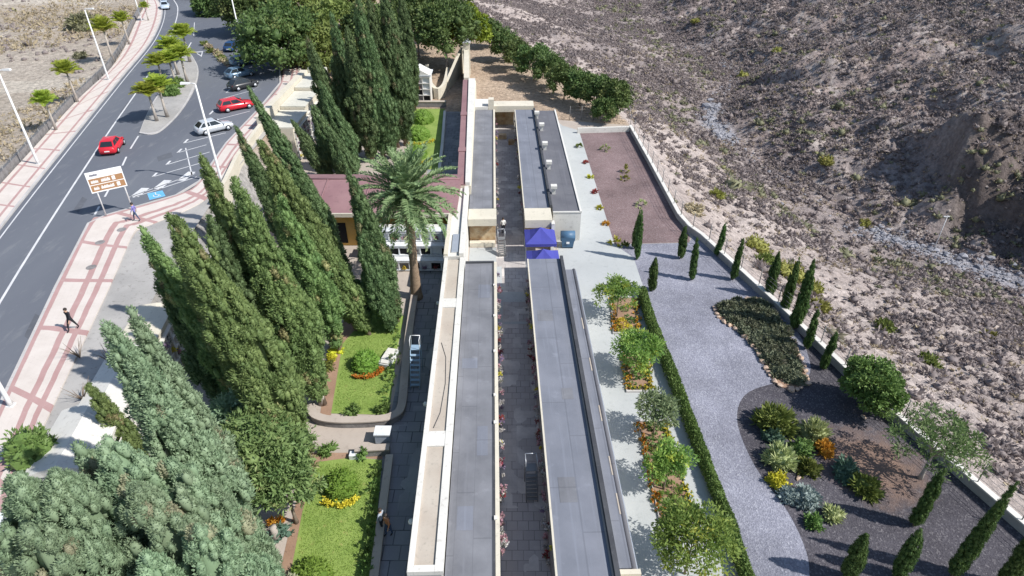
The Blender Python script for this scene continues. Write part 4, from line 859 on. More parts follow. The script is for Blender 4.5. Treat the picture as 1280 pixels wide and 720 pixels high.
for a, z in ((.74, .12), (.66, .45)): sb(MB(), a, a+.09, hb+z*H_, hb+(z+.19)*H_, .133, .137).build('symbol', M['signwhite'], SG)
b = MB(); word(b, .1, hb+.80*H_, .2, .11*H_, 9); b.build('heading', M['ink'], SG)
# ---------------------------------------------------------------- cars
def car(label, px, px2, paint, name='parked_car', L=4.2, estate=False, group=None):
    """px rear, px2 front (pixels on the road)"""
    a, c = G(*px, 4.3), G(*px2, 4.3); mid = (a+c)/2; mid.z = 4.0; d = c-a; yaw = math.atan2(d.y, d.x); e = empty(name, mid, label, 'car', group, yaw); T = Matrix.Translation(mid) @ Matrix.Rotation(yaw, 4, 'Z'); k = L/4.2
    st = [(-2.1, .66, .38, .80), (-2.0, .80, .26, .90), (-1.2, .88, .22, .95), (0, .89, .22, .93), (1.0, .88, .22, .88), (1.75, .82, .24, .74), (2.02, .72, .3, .66), (2.1, .56, .38, .58)]
    b = MB(T); v = []; f = []
    for x, w, z0, z1 in st: v += [(x*k, -w*.86, z0), (x*k, -w, z0+.12), (x*k, -w, (z0+z1)/2+.08), (x*k, -w*.9, z1), (x*k, 0, z1+.03), (x*k, w*.9, z1), (x*k, w, (z0+z1)/2+.08), (x*k, w, z0+.12), (x*k, w*.86, z0)]
    n = 9
    for i in range(len(st)-1):
        for j in range(n): f.append((i*n+j, (i+1)*n+j, (i+1)*n+(j+1) % n, i*n+(j+1) % n))
    f += [tuple(range(n)), tuple(range(len(st)*n-1, (len(st)-1)*n-1, -1))]; b.add(v, f, True)
    xb, xr = (-2.0, -1.55) if estate else (-1.95, -1.25)
    cb = [(xb*k, .78, .90), (1.05*k, .78, .88)]; ct = [(xr*k, .60, 1.46), (.15*k, .60, 1.46)]
    b.add([(cb[0][0], -.78, .88), (cb[1][0], -.78, .86), (cb[1][0], .78, .86), (cb[0][0], .78, .88), (ct[0][0], -.6, 1.44), (ct[1][0], -.6, 1.46), (ct[1][0], .6, 1.46), (ct[0][0], .6, 1.44), ((ct[0][0]+ct[1][0])/2, 0, 1.52)], [(0, 1, 5, 4), (1, 2, 6, 5), (2, 3, 7, 6), (3, 0, 4, 7), (4, 5, 8), (5, 6, 8), (6, 7, 8), (7, 4, 8)])
    b.build('body', M[paint], e)
    def pane(q, nrm, name, m_='glass', a0=.08, a1=.92, b0=.15, b1=.88):
        q = [Vector(x) for x in q]; nrm = Vector(nrm).normalized()*.012
        def at(u, w): return (q[0]*(1-u)+q[1]*u)*(1-w)+(q[3]*(1-u)+q[2]*u)*w+nrm
        return MB(T).quad(at(a0, b0), at(a1, b0), at(a1, b1), at(a0, b1)).build(name, M[m_], e)
    for sgn in (-1, 1):
        q = [(cb[0][0], sgn*.78, .88), (cb[1][0], sgn*.78, .86), (ct[1][0], sgn*.6, 1.46), (ct[0][0], sgn*.6, 1.44)]
        pane(q, (0, sgn, .3), 'side_window', 'glass', .06, .46); pane(q, (0, sgn, .3), 'side_window', 'glass', .5, .9)
        q = [(2.03*k, sgn*.66, .5), (1.8*k, sgn*.80, .55), (1.78*k, sgn*.78, .72), (2.0*k, sgn*.62, .66)]; pane(q, (.6, sgn*.5, .3), 'headlight', 'lamp_glass', 0, 1, 0, 1)
        q = [(-2.08*k, sgn*.64, .62), (-1.98*k, sgn*.80, .65), (-1.98*k, sgn*.76, .88), (-2.06*k, sgn*.62, .84)]; pane(q, (-.8, sgn*.3, .1), 'taillight', 'taillight', 0, 1, 0, 1)
        MB(T).box(.85*k, 1.0*k, sgn*.86-.09+sgn*.06, sgn*.86+.09+sgn*.06, .88, 1.02).build('mirror', M[paint], e)
        for wx in (-1.28, 1.3):
            b = MB(T); b.tube([(wx*k, sgn*.72, .32), (wx*k, sgn*.9, .32)], .32, 14); w = b.build('wheel', M['tyre'], e); b = MB(T); b.tube([(wx*k, sgn*.9, .32), (wx*k, sgn*.915, .32)], .2, 12); b.build('rim', M['silver'], w)
    pane([(cb[1][0], -.78, .86), (cb[1][0], .78, .86), (ct[1][0], .6, 1.46), (ct[1][0], -.6, 1.46)], (.6, 0, .8), 'windscreen'); pane([(cb[0][0], .78, .88), (cb[0][0], -.78, .88), (ct[0][0], -.6, 1.44), (ct[0][0], .6, 1.44)], (-.7, 0, .6), 'rear_window')
    MB(T).box(-2.12*k, -2.09*k, -.25, .25, .5, .61).build('number_plate', M['signwhite'], e); return e
car('red car driving along the road past the island', (132, 196), (149, 172), 'red', 'car')
car('pale blue grey car approaching at the top of the road', (207, -1), (206, 20), 'paleblue', 'car')
car('blue car half hidden behind the island palms', (203, 63), (209, 49), 'navy', 'car')
PG = 'cars parked by the pavement'
car('bright red estate car parked between painted bays', (272, 138), (318, 129), 'red', estate=True, group=PG, L=4.4); car('silver hatchback parked nearest the lamp post and sign', (246, 166), (289, 156), 'silver', group=PG)
car('dark car with black roof parked in shade next to the red estate', (286, 112), (322, 103), 'black', group=PG); car('blue grey car parked second in the shaded row', (284, 97), (316, 90), 'slate', group=PG)
car('light blue grey car parked in the shaded row at the foot of the lamp', (290, 81), (320, 75), 'slate', estate=True, group=PG); car('navy car parked farthest in the shade beside the dry bed', (283, 65), (299, 55), 'navy', group=PG)
# ---------------------------------------------------------------- canopies, bin, ladders and small things
def canopy(label, s, t, w=2.75):
    c = BW(s, t, 0); e = empty('pop_up_canopy', c, label, 'canopy', 'blue canopies by the corridor', Ebld); T = Matrix.Translation(c) @ Matrix.Rotation(Ebld, 4, 'Z'); h = w/2; z = 2.15
    b = MB(T); N = 8; v = [(0, 0, z+.95)]; f = []
    for r in (1, 2, 3):
        for k in range(N*4):
            a = k/(N*4); sd = int(a*4); u = a*4-sd; x, y = [(-1+2*u, -1), (1, -1+2*u), (1-2*u, 1), (-1, 1-2*u)][sd]; m = r/3; cor = max(abs(x), abs(y)) and min(abs(x), abs(y))
            v.append((x*h*m, y*h*m, z+.95*(1-m)**1.25-.05*math.sin(m*math.pi)*(1-cor)))
    n = N*4
    for k in range(n): f.append((0, 1+k, 1+(k+1) % n))
    for r in (0, 1):
        for k in range(n): f.append((1+r*n+k, 1+(r+1)*n+k, 1+(r+1)*n+(k+1) % n, 1+r*n+(k+1) % n))
    b.add(v, f); b.build('roof', M['tarp'], e); b = MB(T)
    for x0, y0, x1, y1 in ((-h, -h, h, -h), (h, -h, h, h), (h, h, -h, h), (-h, h, -h, -h)): b.quad((x0*1.002, y0*1.002, z-.27), (x1*1.002, y1*1.002, z-.27), (x1*1.002, y1*1.002, z), (x0*1.002, y0*1.002, z))
    b.build('valance', M['tarp'], e)
    for x in (-1, 1):
        for y in (-1, 1): MB(T).box(x*(h-.04)-.025, x*(h-.04)+.025, y*(h-.04)-.025, y*(h-.04)+.025, .012, z+.0).build('leg', M['metal'], e)
    return e
canopy('blue pop-up canopy standing by the stained wall', 3.85, 50.35); canopy('blue pop-up canopy half hidden behind the near roof', 3.85, 46.5)
c = BW(4.3, 48.55, 0); e = empty('folding_table', c, 'white folding table between the two blue canopies', 'table'); MB(Matrix.Translation(c)).box(-.6, .6, -.3, .3, .72, .76).build('tabletop', M['whitecloth'], e)
for x in (-.55, .55):
    for y in (-.25, .25): MB(Matrix.Translation(c)).box(x-.02, x+.02, y-.02, y+.02, .012, .718).build('leg', M['metal'], e)
g = G(709, 308, 0); e = empty('rubbish_bin', g, 'blue lidded rubbish container against the rough white wall', 'bin'); T = Matrix.Translation(g)
b = MB(T); b.add([(-.5, -.4, .12), (.5, -.4, .12), (.5, .4, .12), (-.5, .4, .12), (-.62, -.5, 1.15), (.62, -.5, 1.15), (.62, .5, 1.15), (-.62, .5, 1.15)], [(3, 2, 1, 0), (4, 5, 6, 7), (0, 1, 5, 4), (1, 2, 6, 5), (2, 3, 7, 6), (3, 0, 4, 7)]); b.build('body', M['bin'], e)
b = MB(T); b.tube([(-.66, 0, 1.12), (.66, 0, 1.12)], .5, 14); lid = b.build('lid', M['bin'], e); lid.scale = (1, 1, 1)
for x in (-.45, .45):
    for y in (-.3, .3): b = MB(T); b.tube([(x-.04, y, .1), (x+.04, y, .1)], .1, 10); b.build('wheel', M['tyre'], e)
MB(T).box(-.14, .14, -.512, -.48, .55, .75).build('label', M['signwhite'], e)
def ladder(label, p, yaw, h=2.4, m='ladderblue', hm='signwhite'):
    e = empty('rolling_ladder', p, label, 'ladder', None, yaw); T = Matrix.Translation(p) @ Matrix.Rotation(yaw, 4, 'Z'); w = .32; y1 = h*.62
    for x in (-w, w): b = MB(T); b.tube([(x, 0, .03), (x, y1, h)], .03, 6); b.build('rail', M[m], e); b = MB(T); b.tube([(x, y1+.55, .03), (x, y1+.5, h)], .03, 6); b.build('rear_leg', M[m], e)
    for k in range(1, 8): t = k/8; MB(T).box(-w, w, y1*t-.1, y1*t+.1, h*t-.02, h*t+.02).build('step', M[m], e)
    MB(T).box(-w, w, y1, y1+.55, h, h+.04).build('platform', M[m], e)
    b = MB(T)
    for a, c2 in (((-w, y1, h), (-w, y1+.55, h)), ((w, y1, h), (w, y1+.55, h))): b.tube([a, (a[0], a[1], h+.85), (c2[0], c2[1], h+.85), c2], .025, 6)
    b.tube([(-w, y1+.55, h+.85), (w, y1+.55, h+.85)], .025, 6); b.build('handrail', M[hm], e); return e
ladder('rolling ladder with pale blue steps in the shade of the niche wall', G(519, 487, .01), 0, 2.3); ladder('metal ladder standing by the flowers in the near corridor', G(664, 628, .01)+Vector((.05, 0, 0)), .05, 1.5, 'fence', 'metal'); ladder('metal ladder beside the person in the far corridor', G(628, 321, .01), .1, 1.3, 'fence', 'metal')
e = empty('waste_container', G(480, 550, 0), 'pale grey blue container on the corner of the shaded terrace', 'container'); T = Matrix.Translation(G(480, 550, 0)); MB(T).box(-.45, .45, -.35, .35, .05, .75).build('body', M['greycloth'], e); MB(T).box(-.5, .5, -.4, .4, .753, .85).build('lid', M['marble'], e)
p = G(486, 450, 0); T = Matrix.Translation(p) @ Matrix.Rotation(-.25, 4, 'Z'); e = empty('marble_grave', p, 'white marble grave slab beside the round bush on the lawn', 'grave', None, -.25); MB(T).box(-.42, .42, -.9, .9, -.02, .32).build('base', M['marble'], e); MB(T).box(-.37, .37, -.85, .85, .322, .42).build('slab', M['white'], e)
for i, (x, y, lb, h) in enumerate([(387, 577, 'pale bare trunk base at the pink path corner', 1.0), (403, 505, 'pale bare trunk base behind the low curved wall', 1.1), (373, 492, 'pale stone cross stub between the cypress trunks', .8), (345, 672, 'pale stone post by the brown soil bed of the front lawn', .9)]):
    g = G(x, y, 0); b = MB(); b.tube([g+Vector((0, 0, -.05)), g+Vector((.03, 0, h*.6)), g+Vector((-.02, .05, h))], [.26, .2, .17], 9); tag(b.build('stone_post', M['paleTrunk'], None, g), lb, 'post')
b = MB(); g = G(430, 520, 0)
for i, (x, y, lb) in enumerate([(444, 572, 'small white box at the edge of the front lawn'), (408, 148, 'pale tomb slab under the far cypresses')]):
    g = G(x, y, 0); tag(MB(Matrix.Translation(g)).box(-.3, .3, -.2, .2, 0, .35).build('stone_box', M['marble'], None, g), lb, 'stone box')
# ---------------------------------------------------------------- people
def person(label, p, yaw, top, legs, hairm='hair', stride=.22, lean=0, arm=.25):
    V = []; Ed = []; Rd = []
    def vtx(c, r, par=None):
        V.append(c); Rd.append(r)
        if par is not None: Ed.append((par, len(V)-1))
        return len(V)-1
    pel = vtx((0, 0, .95), .155); wa = vtx((0, lean*.3, 1.12), .135, pel); ch = vtx((0, lean*.7, 1.33), .16, wa); nk = vtx((0, lean, 1.48), .06, ch); h1 = vtx((0, lean+.03, 1.58), .085, nk); h2 = vtx((0, lean+.02, 1.69), .085, h1); vtx((0, lean+.12, 1.60), .018, h1)
    for sg in (-1, 1):
        st = stride*sg; hp = vtx((sg*.1, 0, .88), .1, pel); kn = vtx((sg*.105, st*.6+.03, .5), .065, hp); an = vtx((sg*.11, st, .10), .042, kn); vtx((sg*.12, st+.17, .045), .035, an)
        sh = vtx((sg*.19, lean*.9, 1.40), .062, ch); el = vtx((sg*.25, lean*.9-st*arm*2, 1.13), .046, sh); wr = vtx((sg*.25, lean-st*arm*3+.08, .90), .03, el); pm_ = vtx((sg*.25, lean-st*arm*3+.1, .84), .034, wr)
        q = V[pm_]
        for k in range(4): a = vtx((q[0], q[1]-.03+.02*k, q[2]-.05), .009, pm_); vtx((q[0]-sg*.01, q[1]-.03+.02*k+.01, q[2]-.09-.008*(k in (1, 2))), .008, a)
        a = vtx((q[0]-sg*.02, q[1]+.045, q[2]-.01), .01, pm_); vtx((q[0]-sg*.025, q[1]+.06, q[2]-.05), .008, a)
    me = bpy.data.meshes.new('skin'); me.from_pydata(V, Ed, []); o = bpy.data.objects.new('tmp', me); COL.objects.link(o); o.modifiers.new('s', 'SKIN'); d = me.skin_vertices[0].data
    for i, r in enumerate(Rd): d[i].radius = (r, r*(.75 if r > .12 else 1))
    d[0].use_root = True; sub = o.modifiers.new('u', 'SUBSURF'); sub.levels = 1; sub.render_levels = 1
    dg = bpy.context.evaluated_depsgraph_get(); bm = bpy.data.meshes.new_from_object(o.evaluated_get(dg)); bpy.data.objects.remove(o); bm.materials.clear()
    for m in ('skin', top, legs, 'dark'): bm.materials.append(M[m])
    for f in bm.polygons:
        c = f.center; f.material_index = 3 if c.z < .12 else 2 if c.z < .97 and abs(c.x) < .21 else 0 if c.z > 1.47 or (abs(c.x) > .2 and c.z < .98) else 1; f.use_smooth = True
    r = place('person', bm, None, p, yaw); tag(r, label, 'person'); hb_ = MB(Matrix.Translation((0, lean+.0, 1.66))); hb_.ball((0, 0, 0), .118, 10, .95); hh = place('hair', hb_.mesh('hair', M[hairm]), r)
    return r
person('pedestrian in black clothes walking on the banded pavement', G(93, 412, 4.13), 2.9, 'darkcloth', 'darkcloth', stride=.3)
person('pedestrian in a purple blue top walking on the pavement near the road sign', G(172, 276, 4.13), 1.9, 'purple', 'jeans', stride=.25)
person('person in a white top and dark trousers standing in the far corridor', G(629, 292, .01), .3, 'whitecloth', 'darkcloth', stride=.05)
person('person in a grey blue top in the shade of the niche wall', G(479, 662, .01), 1.2, 'greycloth', 'darkcloth', stride=.1); person('person in an orange brown top standing in the shade of the niche wall', G(487, 668, .01), 2.5, 'orangecloth', 'jeans', stride=.12, lean=.06)
# ---------------------------------------------------------------- cypresses on the left
def cy(tip, base, r, fm, label, seed, group=None, **kw):
    """tree with its foot at pixel base and its tip at pixel tip, leaning sideways as the trade wind has it"""
    b = G(*base); lo, hi = .5, 28
    for _ in range(40):
        m = (lo+hi)/2
        if G(*tip, m).y > b.y: lo = m
        else: hi = m
    t = G(*tip, lo); return cypress(b, lo, r*1.12, seed, fm, label, group, lean=(t.x-b.x, 0.0), **kw)
cy((307, 105), (437, 345), .72, 'cypdark', 'slim dark cypress whose tip points at the red estate car', 1)
cy((323, 166), (447, 412), 1.0, 'cyp', 'full cypress standing in front of the slim one by the red estate car', 2, puff=.34)
cy((293, 150), (385, 350), .62, 'cypdark', 'ragged thin cypress with its tip below the silver parked car', 3)
cy((245, 188), (367, 485), .85, 'cyp', 'cypress with its tip at the tall lamp post beside the parking bays', 4)
cy((283, 214), (405, 505), 1.0, 'cyp', 'broad cypress between the lamp post and the middle lawn', 5, puff=.34)
cy((206, 254), (386, 580), 1.2, 'cyp', 'very broad cypress over the pink path with its tip by the purple clad pedestrian', 6, puff=.34, tops=2)
cy((166, 276), (352, 556), .72, 'cyp', 'cypress with a thin crooked tip hanging over the manhole covers', 7)
cy((183, 308), (312, 540), .85, 'cypdark', 'dark cypress behind the slender bent lamp post', 8)
cy((121, 392), (322, 714), 1.0, 'cypblue', 'tall cypress with a split top over the white ridged niche roofs', 9, puff=.34)
cy((157, 382), (326, 690), .7, 'cypblue', 'narrower second cypress joined to the split topped one', 19, puff=.34)
cy((107, 476), (188, 592), .5, 'cyp', 'small narrow cypress in front of the white ridged niche roofs', 10, puff=.28)
cy((436, 208), (497, 402), .85, 'cypdark', 'thin dark cypress directly left of the palm crown', 11, puff=.3)
cy((452, 290), (488, 412), .85, 'cypdark', 'short bushy cypress at the foot of the palm', 12, puff=.3)
cy((445, 350), (456, 408), .55, 'cypdark', 'small dark cypress left of the middle lawn', 13, puff=.3)
cy((372, 262), (462, 418), .8, 'cyp', 'cypress at the corner of the maroon chapel roof', 14, puff=.34)
cy((345, 238), (425, 440), .85, 'cyp', 'cypress between the chapel and the middle lawn with bare white trunk base', 15, puff=.34)
cy((330, 300), (400, 470), .8, 'cypdark', 'cypress crowded in behind the broad one at the middle lawn', 16, puff=.34)
cy((388, 128), (432, 228), .85, 'cypdark', 'low dark cypress before the courtyard between far clump and chapel roof', 21)
cy((366, 150), (418, 232), .7, 'cypdark', 'low narrow cypress standing directly below the stepped niche block', 22)
cy((410, 158), (446, 236), .8, 'cypdark', 'short dark cypress touching the far edge of the chapel roof', 23)
cy((352, 165), (412, 330), .8, 'cypdark', 'cypress in the shade before the stepped niche block, left of the chapel roof', 17)
cy((336, 205), (392, 380), .85, 'cyp', 'cypress squeezed between the full one and the lamp post one', 18)
cy((262, 262), (345, 520), .8, 'cypdark', 'dark cypress filling the gap behind the very broad one', 20)
for i, (t_, b_, r, lb) in enumerate([((381, 44), (440, 200), 1.2, 'leftmost far cypress beside the stepped niche block'), ((415, 58), (446, 196), 1.15, 'second far cypress from the stepped niche block'), ((431, 28), (466, 202), 1.25, 'third far cypress, with a brownish ragged crown'),
        ((445, -10), (480, 198), 1.35, 'tall far cypress in the middle of the far clump'), ((465, 50), (490, 198), 1.1, 'shorter far cypress in front of the clump'), ((478, -16), (508, 182), 1.5, 'tallest broad far cypress left of the far lawn'),
        ((498, -20), (519, 138), 1.05, 'thin far cypress beside the white tomb house'), ((412, 12), (440, 150), 1.0, 'far cypress standing behind the second one, against the laurels'), ((400, 100), (447, 215), 1.0, 'low far cypress at the shaded niche corner'), ((460, -8), (498, 184), 1.25, 'tall far cypress hemmed in behind the clump')]):
    cy(t_, b_, r*.9, 'cypdark', lb, 40+i, 'far cypresses', puff=.34)
# great near cypresses, seen from above
for i, (t_, b_, r, lb) in enumerate([((136, 540), (308, 790), 1.8, 'big pale near cypress with a pointed top close to the white niche roof'), ((62, 592), (215, 850), 2.0, 'big pale near cypress left of the dark gap'), ((8, 598), (150, 860), 2.0, 'big pale near cypress cut by the left edge'),
        ((200, 582), (325, 790), 1.6, 'big pale near cypress between the dark gaps'), ((235, 655), (322, 850), 1.7, 'big pale near cypress at the bottom edge next to the tall split one'),
        ((176, 606), (322, 830), 1.8, 'big pale near cypress in the middle of the near mass'), ((255, 608), (325, 775), 1.1, 'smaller pale near cypress on the right of the near mass'), ((38, 640), (190, 880), 1.7, 'big pale near cypress above the pale blue tomb roof'), ((92, 560), (255, 790), 1.2, 'small topped near cypress beside the round bush'), ((178, 695), (305, 880), 1.8, 'big pale near cypress lowest in the picture')]):
    cy(t_, b_, r*.9, 'cypblue', lb, 60+i, 'big near cypresses', puff=.46, leaf=1.1, tops=2, fine=.55)
g = G(44, 572, 4.0); shrub('round_bush', (g.x, g.y, 4.0), 1.3, 2.1, 71, 'hedge', 'round green bush on the pavement edge in front of the near cypresses', 'bush', n=1500, leaf=.22, spiky=.3)
for i, (x, y, h, r, lb) in enumerate([(325, 560, 6.2, 2.2, 'rounded pine like tree between the split cypress and the front lawn'), (300, 525, 5.4, 1.6, 'pale green rounded tree below the bent lamp post'), (355, 600, 5.0, 1.7, 'low rounded tree overhanging the brown bed of the front lawn')]):
    g = G(x, y, h*.7); tree('broadleaf_tree', Vector((g.x, g.y, 0)), h, r, h*.36, 75+i, 'cyp' if i != 1 else 'cypblue', lb, nclump=80, leaf=.3, per=90, clump=.27, wide=.35)
# ---------------------------------------------------------------- young cypresses on the right
YC = [((799, 324), (802, 260), .32, 'taller of the twin young cypresses at the corner of the maroon gravel'), ((794, 311), (797, 262), .26, 'thinner of the twin young cypresses at the corner of the maroon gravel'), ((851, 323), (857, 280), .3, 'young cypress by the maroon gravel edge, left of the wall bend'),
      ((866, 350), (873, 295), .3, 'young cypress in the gravel in front of the wall bend'), ((897, 320), (903, 278), .28, 'young cypress closest to the bend of the white wall'), ((917, 350), (927, 296), .3, 'slender young cypress between the wall bend and the spurge bushes'),
      ((816, 363), (819, 321), .34, 'small stubby young cypress at the start of the hedge'), ((966, 371), (971, 313), .36, 'young cypress against the wall near the top of the shrub bed'), ((981, 391), (995, 322), .36, 'leaning young cypress beside the tallest wall side one'), ((997, 411), (1014, 322), .46, 'tallest thick young cypress of the row along the white wall'),
      ((1011, 436), (1021, 384), .32, 'young cypress beside the lower end of the shrub bed'), ((1029, 461), (1044, 413), .3, 'young cypress next to the dense round tree'), ((1143, 657), (1180, 584), .42, 'young cypress below the feathery tree'), ((1119, 722), (1157, 661), .5, 'second young cypress from the left in the lowest row'),
      ((1056, 724), (1091, 664), .55, 'leftmost young cypress of the lowest row'), ((1193, 720), (1264, 596), .48, 'tall young cypress of the lowest row overlapping the wall'), ((1270, 735), (1300, 640), .5, 'young cypress cut by the right edge of the picture')]
for i, (b, t, r, lb) in enumerate(YC):
    p, h = stand(t[0], t[1], b[1]); gb = G(*b); p = (p+gb)/2
    cypress(p, h, r*.72*(.78 if i > 11 else 1)*(.9+.2*((i*7)%5)/4), 100+i, 'slim', lb, 'young cypresses in the gravel garden', puff=.14, leaf=.8, z0=.05, dens=1.0, column=True, lean=(.06*((i*5)%7-3), .05*((i*3)%5-2)))
# ---------------------------------------------------------------- big laurels at the top, the row beyond the yard
for i, (x, y, zc, r, rz, fm, lb) in enumerate([(268, 4, 6, 4.6, 3, 'ficus', 'laurel tree overhanging the road at the top'), (312, 10, 8.5, 6.0, 4.0, 'ficus', 'laurel tree above the shaded parking'), (346, 48, 8.5, 6.0, 4.4, 'ficus', 'dark laurel tree shading the parked cars'), (372, 12, 8, 5.6, 4, 'ficusolive', 'olive green laurel tree at the top behind the far cypresses'),
        (415, 30, 7, 5.2, 4, 'ficusolive', 'olive green laurel tree between the far cypresses'), (335, -20, 9, 6.5, 4.5, 'ficusolive', 'laurel tree cut by the top edge'), (445, -10, 8, 6.5, 4.5, 'ficusolive', 'laurel tree at the top behind the tallest cypress'), (520, 22, 7, 6.0, 4.2, 'ficus', 'dark laurel tree behind the white tomb house'),
        (556, 36, 7, 5.6, 4.2, 'ficus', 'dark laurel tree behind the pillar with the finial'), (584, 34, 6.5, 3.6, 3.6, 'lime', 'lime green tree at the right side of the dark laurels'), (500, -25, 8, 7, 4.5, 'ficus', 'dark laurel tree cut by the top edge'), (560, -18, 7, 6, 4.4, 'ficus', 'laurel tree cut by the top edge behind the dark ones'), (255, -22, 7, 5, 3.4, 'ficus', 'laurel tree cut by the top edge beside the road'), (392, 62, 6, 4.6, 3.6, 'ficusolive', 'olive green laurel tree directly behind the leftmost far cypress'), (470, 40, 6.5, 5, 4, 'ficus', 'laurel tree hidden behind the tall far cypresses'), (535, -2, 8, 6.5, 4.6, 'ficus', 'high laurel crown behind the two dark ones')]):
    g = G(x, y, zc); z0 = 4.0 if g.x < X_at(TB, g.y)-1.5 else 0.0
    tree('laurel_tree', Vector((g.x, g.y, z0)), zc-z0+rz*.85, r, rz, 130+i, fm, lb, group='laurels at the top', nclump=115, leaf=.5, per=70, clump=.26, wide=.6, nl=9, bark='paleTrunk')
for i, (x, y, zc, r) in enumerate([(612, 42, 2.6, 2.6), (630, 56, 2.8, 2.7), (648, 68, 2.7, 2.6), (668, 78, 2.9, 2.8), (688, 88, 2.9, 2.7), (706, 100, 2.8, 2.4), (726, 110, 2.6, 2.3), (746, 116, 2.6, 2.5), (768, 123, 2.7, 2.6), (757, 138, 1.8, 1.6)]):
    g = G(x, y, zc); lb = ['tree of the yard row behind the pillar', 'second tree of the yard row from the pillar', 'third tree of the yard row from the pillar', 'fourth tree of the yard row, above the bare yard', 'fifth tree of the yard row, in the middle', 'sixth tree of the yard row, above the white portal', 'seventh tree of the yard row, above the grey roof', 'eighth tree of the yard row, next to last', 'last tree of the yard row, above the maroon gravel bed', 'low tree at the wire fence below the last of the yard row'][i]
    tree('laurel_tree', Vector((g.x, g.y, float(height(g.x, g.y)[0]))), zc+r*.85, r, r*.85, 150+i, 'ficus', 'dark green '+lb, group='row of trees beyond the yard', nclump=60, leaf=.36, per=60, clump=.3, wide=.6)
# ---------------------------------------------------------------- palms
def palm_mesh(L, n, seed, m, e0=80, e1=-42, droop=1.1, leaf=.15, nl=26, wid=.05, plume=1.0):
    rg = np.random.default_rng(seed); Ps = []; Ds = []; Ls = []; vv = []; Rv = []; Rf = []; rvv = []
    for k in range(n):
        u = (k+.5)/n; e = R(e0+(e1-e0)*u**1.15)+rg.normal(0, .06); a = k*2.39996+rg.normal(0, .1); l = L*rg.uniform(.88, 1.06)*(.72+.28*min(1, u*4)); pv = np.clip(.25+.5*(1-u)+rg.normal(0, .12), 0, .84); pv = .95 if u > .94 else pv
        p = np.zeros(3); p[2] = .12*(1-u); ca, sa = math.cos(a), math.sin(a); side = np.array([-sa, ca, 0]); prev = None; ns = 12
        for s in range(ns+1):
            t = s/ns; ee = e-droop*t*t*(.55+.6*math.cos(e)); d = np.array([ca*math.cos(ee), sa*math.cos(ee), math.sin(ee)]); w = .055*(1-.8*t)*L/3.2; nrm = np.cross(d, side); b = len(Rv)
            Rv += [p-side*w, p+side*w]; rvv += [min(.84, pv+.2)]*2
            if s: Rf.append([b-2, b-1, b+1, b])
            if s:
                for q in range(max(1, nl//ns)):
                    pp = p-d*(l/ns)*(q/max(1, nl//ns)); tt = t
                    if tt < .12: continue
                    ll = L*leaf*(math.sin(math.pi*(.16+.80*tt))**.7)*plume
                    for sg in (-1, 1):
                        Ps.append(pp); Ds.append(d*.62+side*sg*.75-nrm*(-.22)*rg.uniform(.3, 1.3)+rg.normal(0, .07, 3)); Ls.append(ll*rg.uniform(.85, 1.1)); vv.append(pv+rg.normal(0, .05))
            p = p+d*l/ns
    V, F = blades(np.array(Ps), np.array(Ds), np.array(Ls), wid*L/3.2*np.ones(len(Ps)), rg, .4)
    V, Fs, v = join_parts([(V, F, np.repeat(np.clip(vv, 0, 1), 4)), (np.array(Rv), np.array(Rf), np.array(rvv))])
    return mesh_np('crown', V, Fs, m, {'v': v})
gp_ = G(511, 372); p, h = stand(508, 244, 372); ph = empty('palm_tree', p, 'large date palm with a full feather crown in front of the chapel', 'tree')
place('crown', palm_mesh(4.4, 96, 3, FO['palm'], 86, -46, .9, .155, 48, .08), ph, (0, 0, h-.1))
b = MB(); pts = []; rd = []
for k in range(26): t = k/25; pts.append((.05*math.sin(t*2), 0, -.05+h*t)); rd.append((.50-.17*min(1, t*3)+(.14*max(0, t-.8)/.2))*(1.06 if k % 2 else .97)*(1.15 if k == 0 else 1))
b.tube(pts, rd, 14); place('trunk', b.mesh('trunk', M['palmbark']), ph)
def small_palm_proto(): 
    e = empty('small_palm', (0, 0, 0)); c = place('crown', palm_mesh(2.2, 34, 8, FO['fan'], 88, 25, .95, .34, 36, .13, 1.2), e, (0, 0, 4.0)); b = MB(); b.tube([(0, 0, -.05), (.04, 0, 1.6), (0, 0, 4.0)], [.24, .15, .12], 8); place('trunk', b.mesh('trunk', M['paleTrunk']), e); return e
sp_ = small_palm_proto()
for i, (hx, hy, by, lb) in enumerate([(57, 130, 163, 'small palm by the left railing, nearest to the left edge'), (84, 93, 128, 'small palm by the left railing between the two nearest lamps'), (130, 40, 77, 'small palm by the left railing beside the dry bush'), (153, 28, 56, 'small palm by the left railing above the second lamp'), (181, 10, 26, 'farthest small palm by the left railing'),
        (186, 119, 152, 'small palm at the near tip of the traffic island'), (199, 112, 147, 'second small palm at the near tip of the traffic island'), (198, 82, 112, 'small yellowing palm on the left of the island clump'), (212, 78, 108, 'small yellow green palm at the front of the island clump'), (226, 72, 104, 'small palm on the right of the island clump'), (214, 62, 94, 'small palm in the middle of the island clump'), (229, 46, 78, 'small palm at the far end of the island')]):
    o = sp_ if i == 0 else copy_tree(sp_); p, h = stand(hx, hy, by, 4.05); o.location = p; s = h/4.0; w = min(1.35, s*1.05)*(1.15 if i > 4 else .95); o.scale = (w, w, s); o.rotation_euler = (0, 0, i*1.7); tag(o, lb, 'palm', 'small palms along the road')
for i, (x, y, r, rz, lb) in enumerate([(213, 118, 1.3, 1.4, 'dark green bush under the island palms'), (222, 108, 1.2, 1.2, 'dark green bush beside the lamp head on the island')]):
    g = G(x, y, 4.15); shrub('bush', g, r, rz, 170+i, 'hedge', lb, 'bush', n=700, leaf=.3)
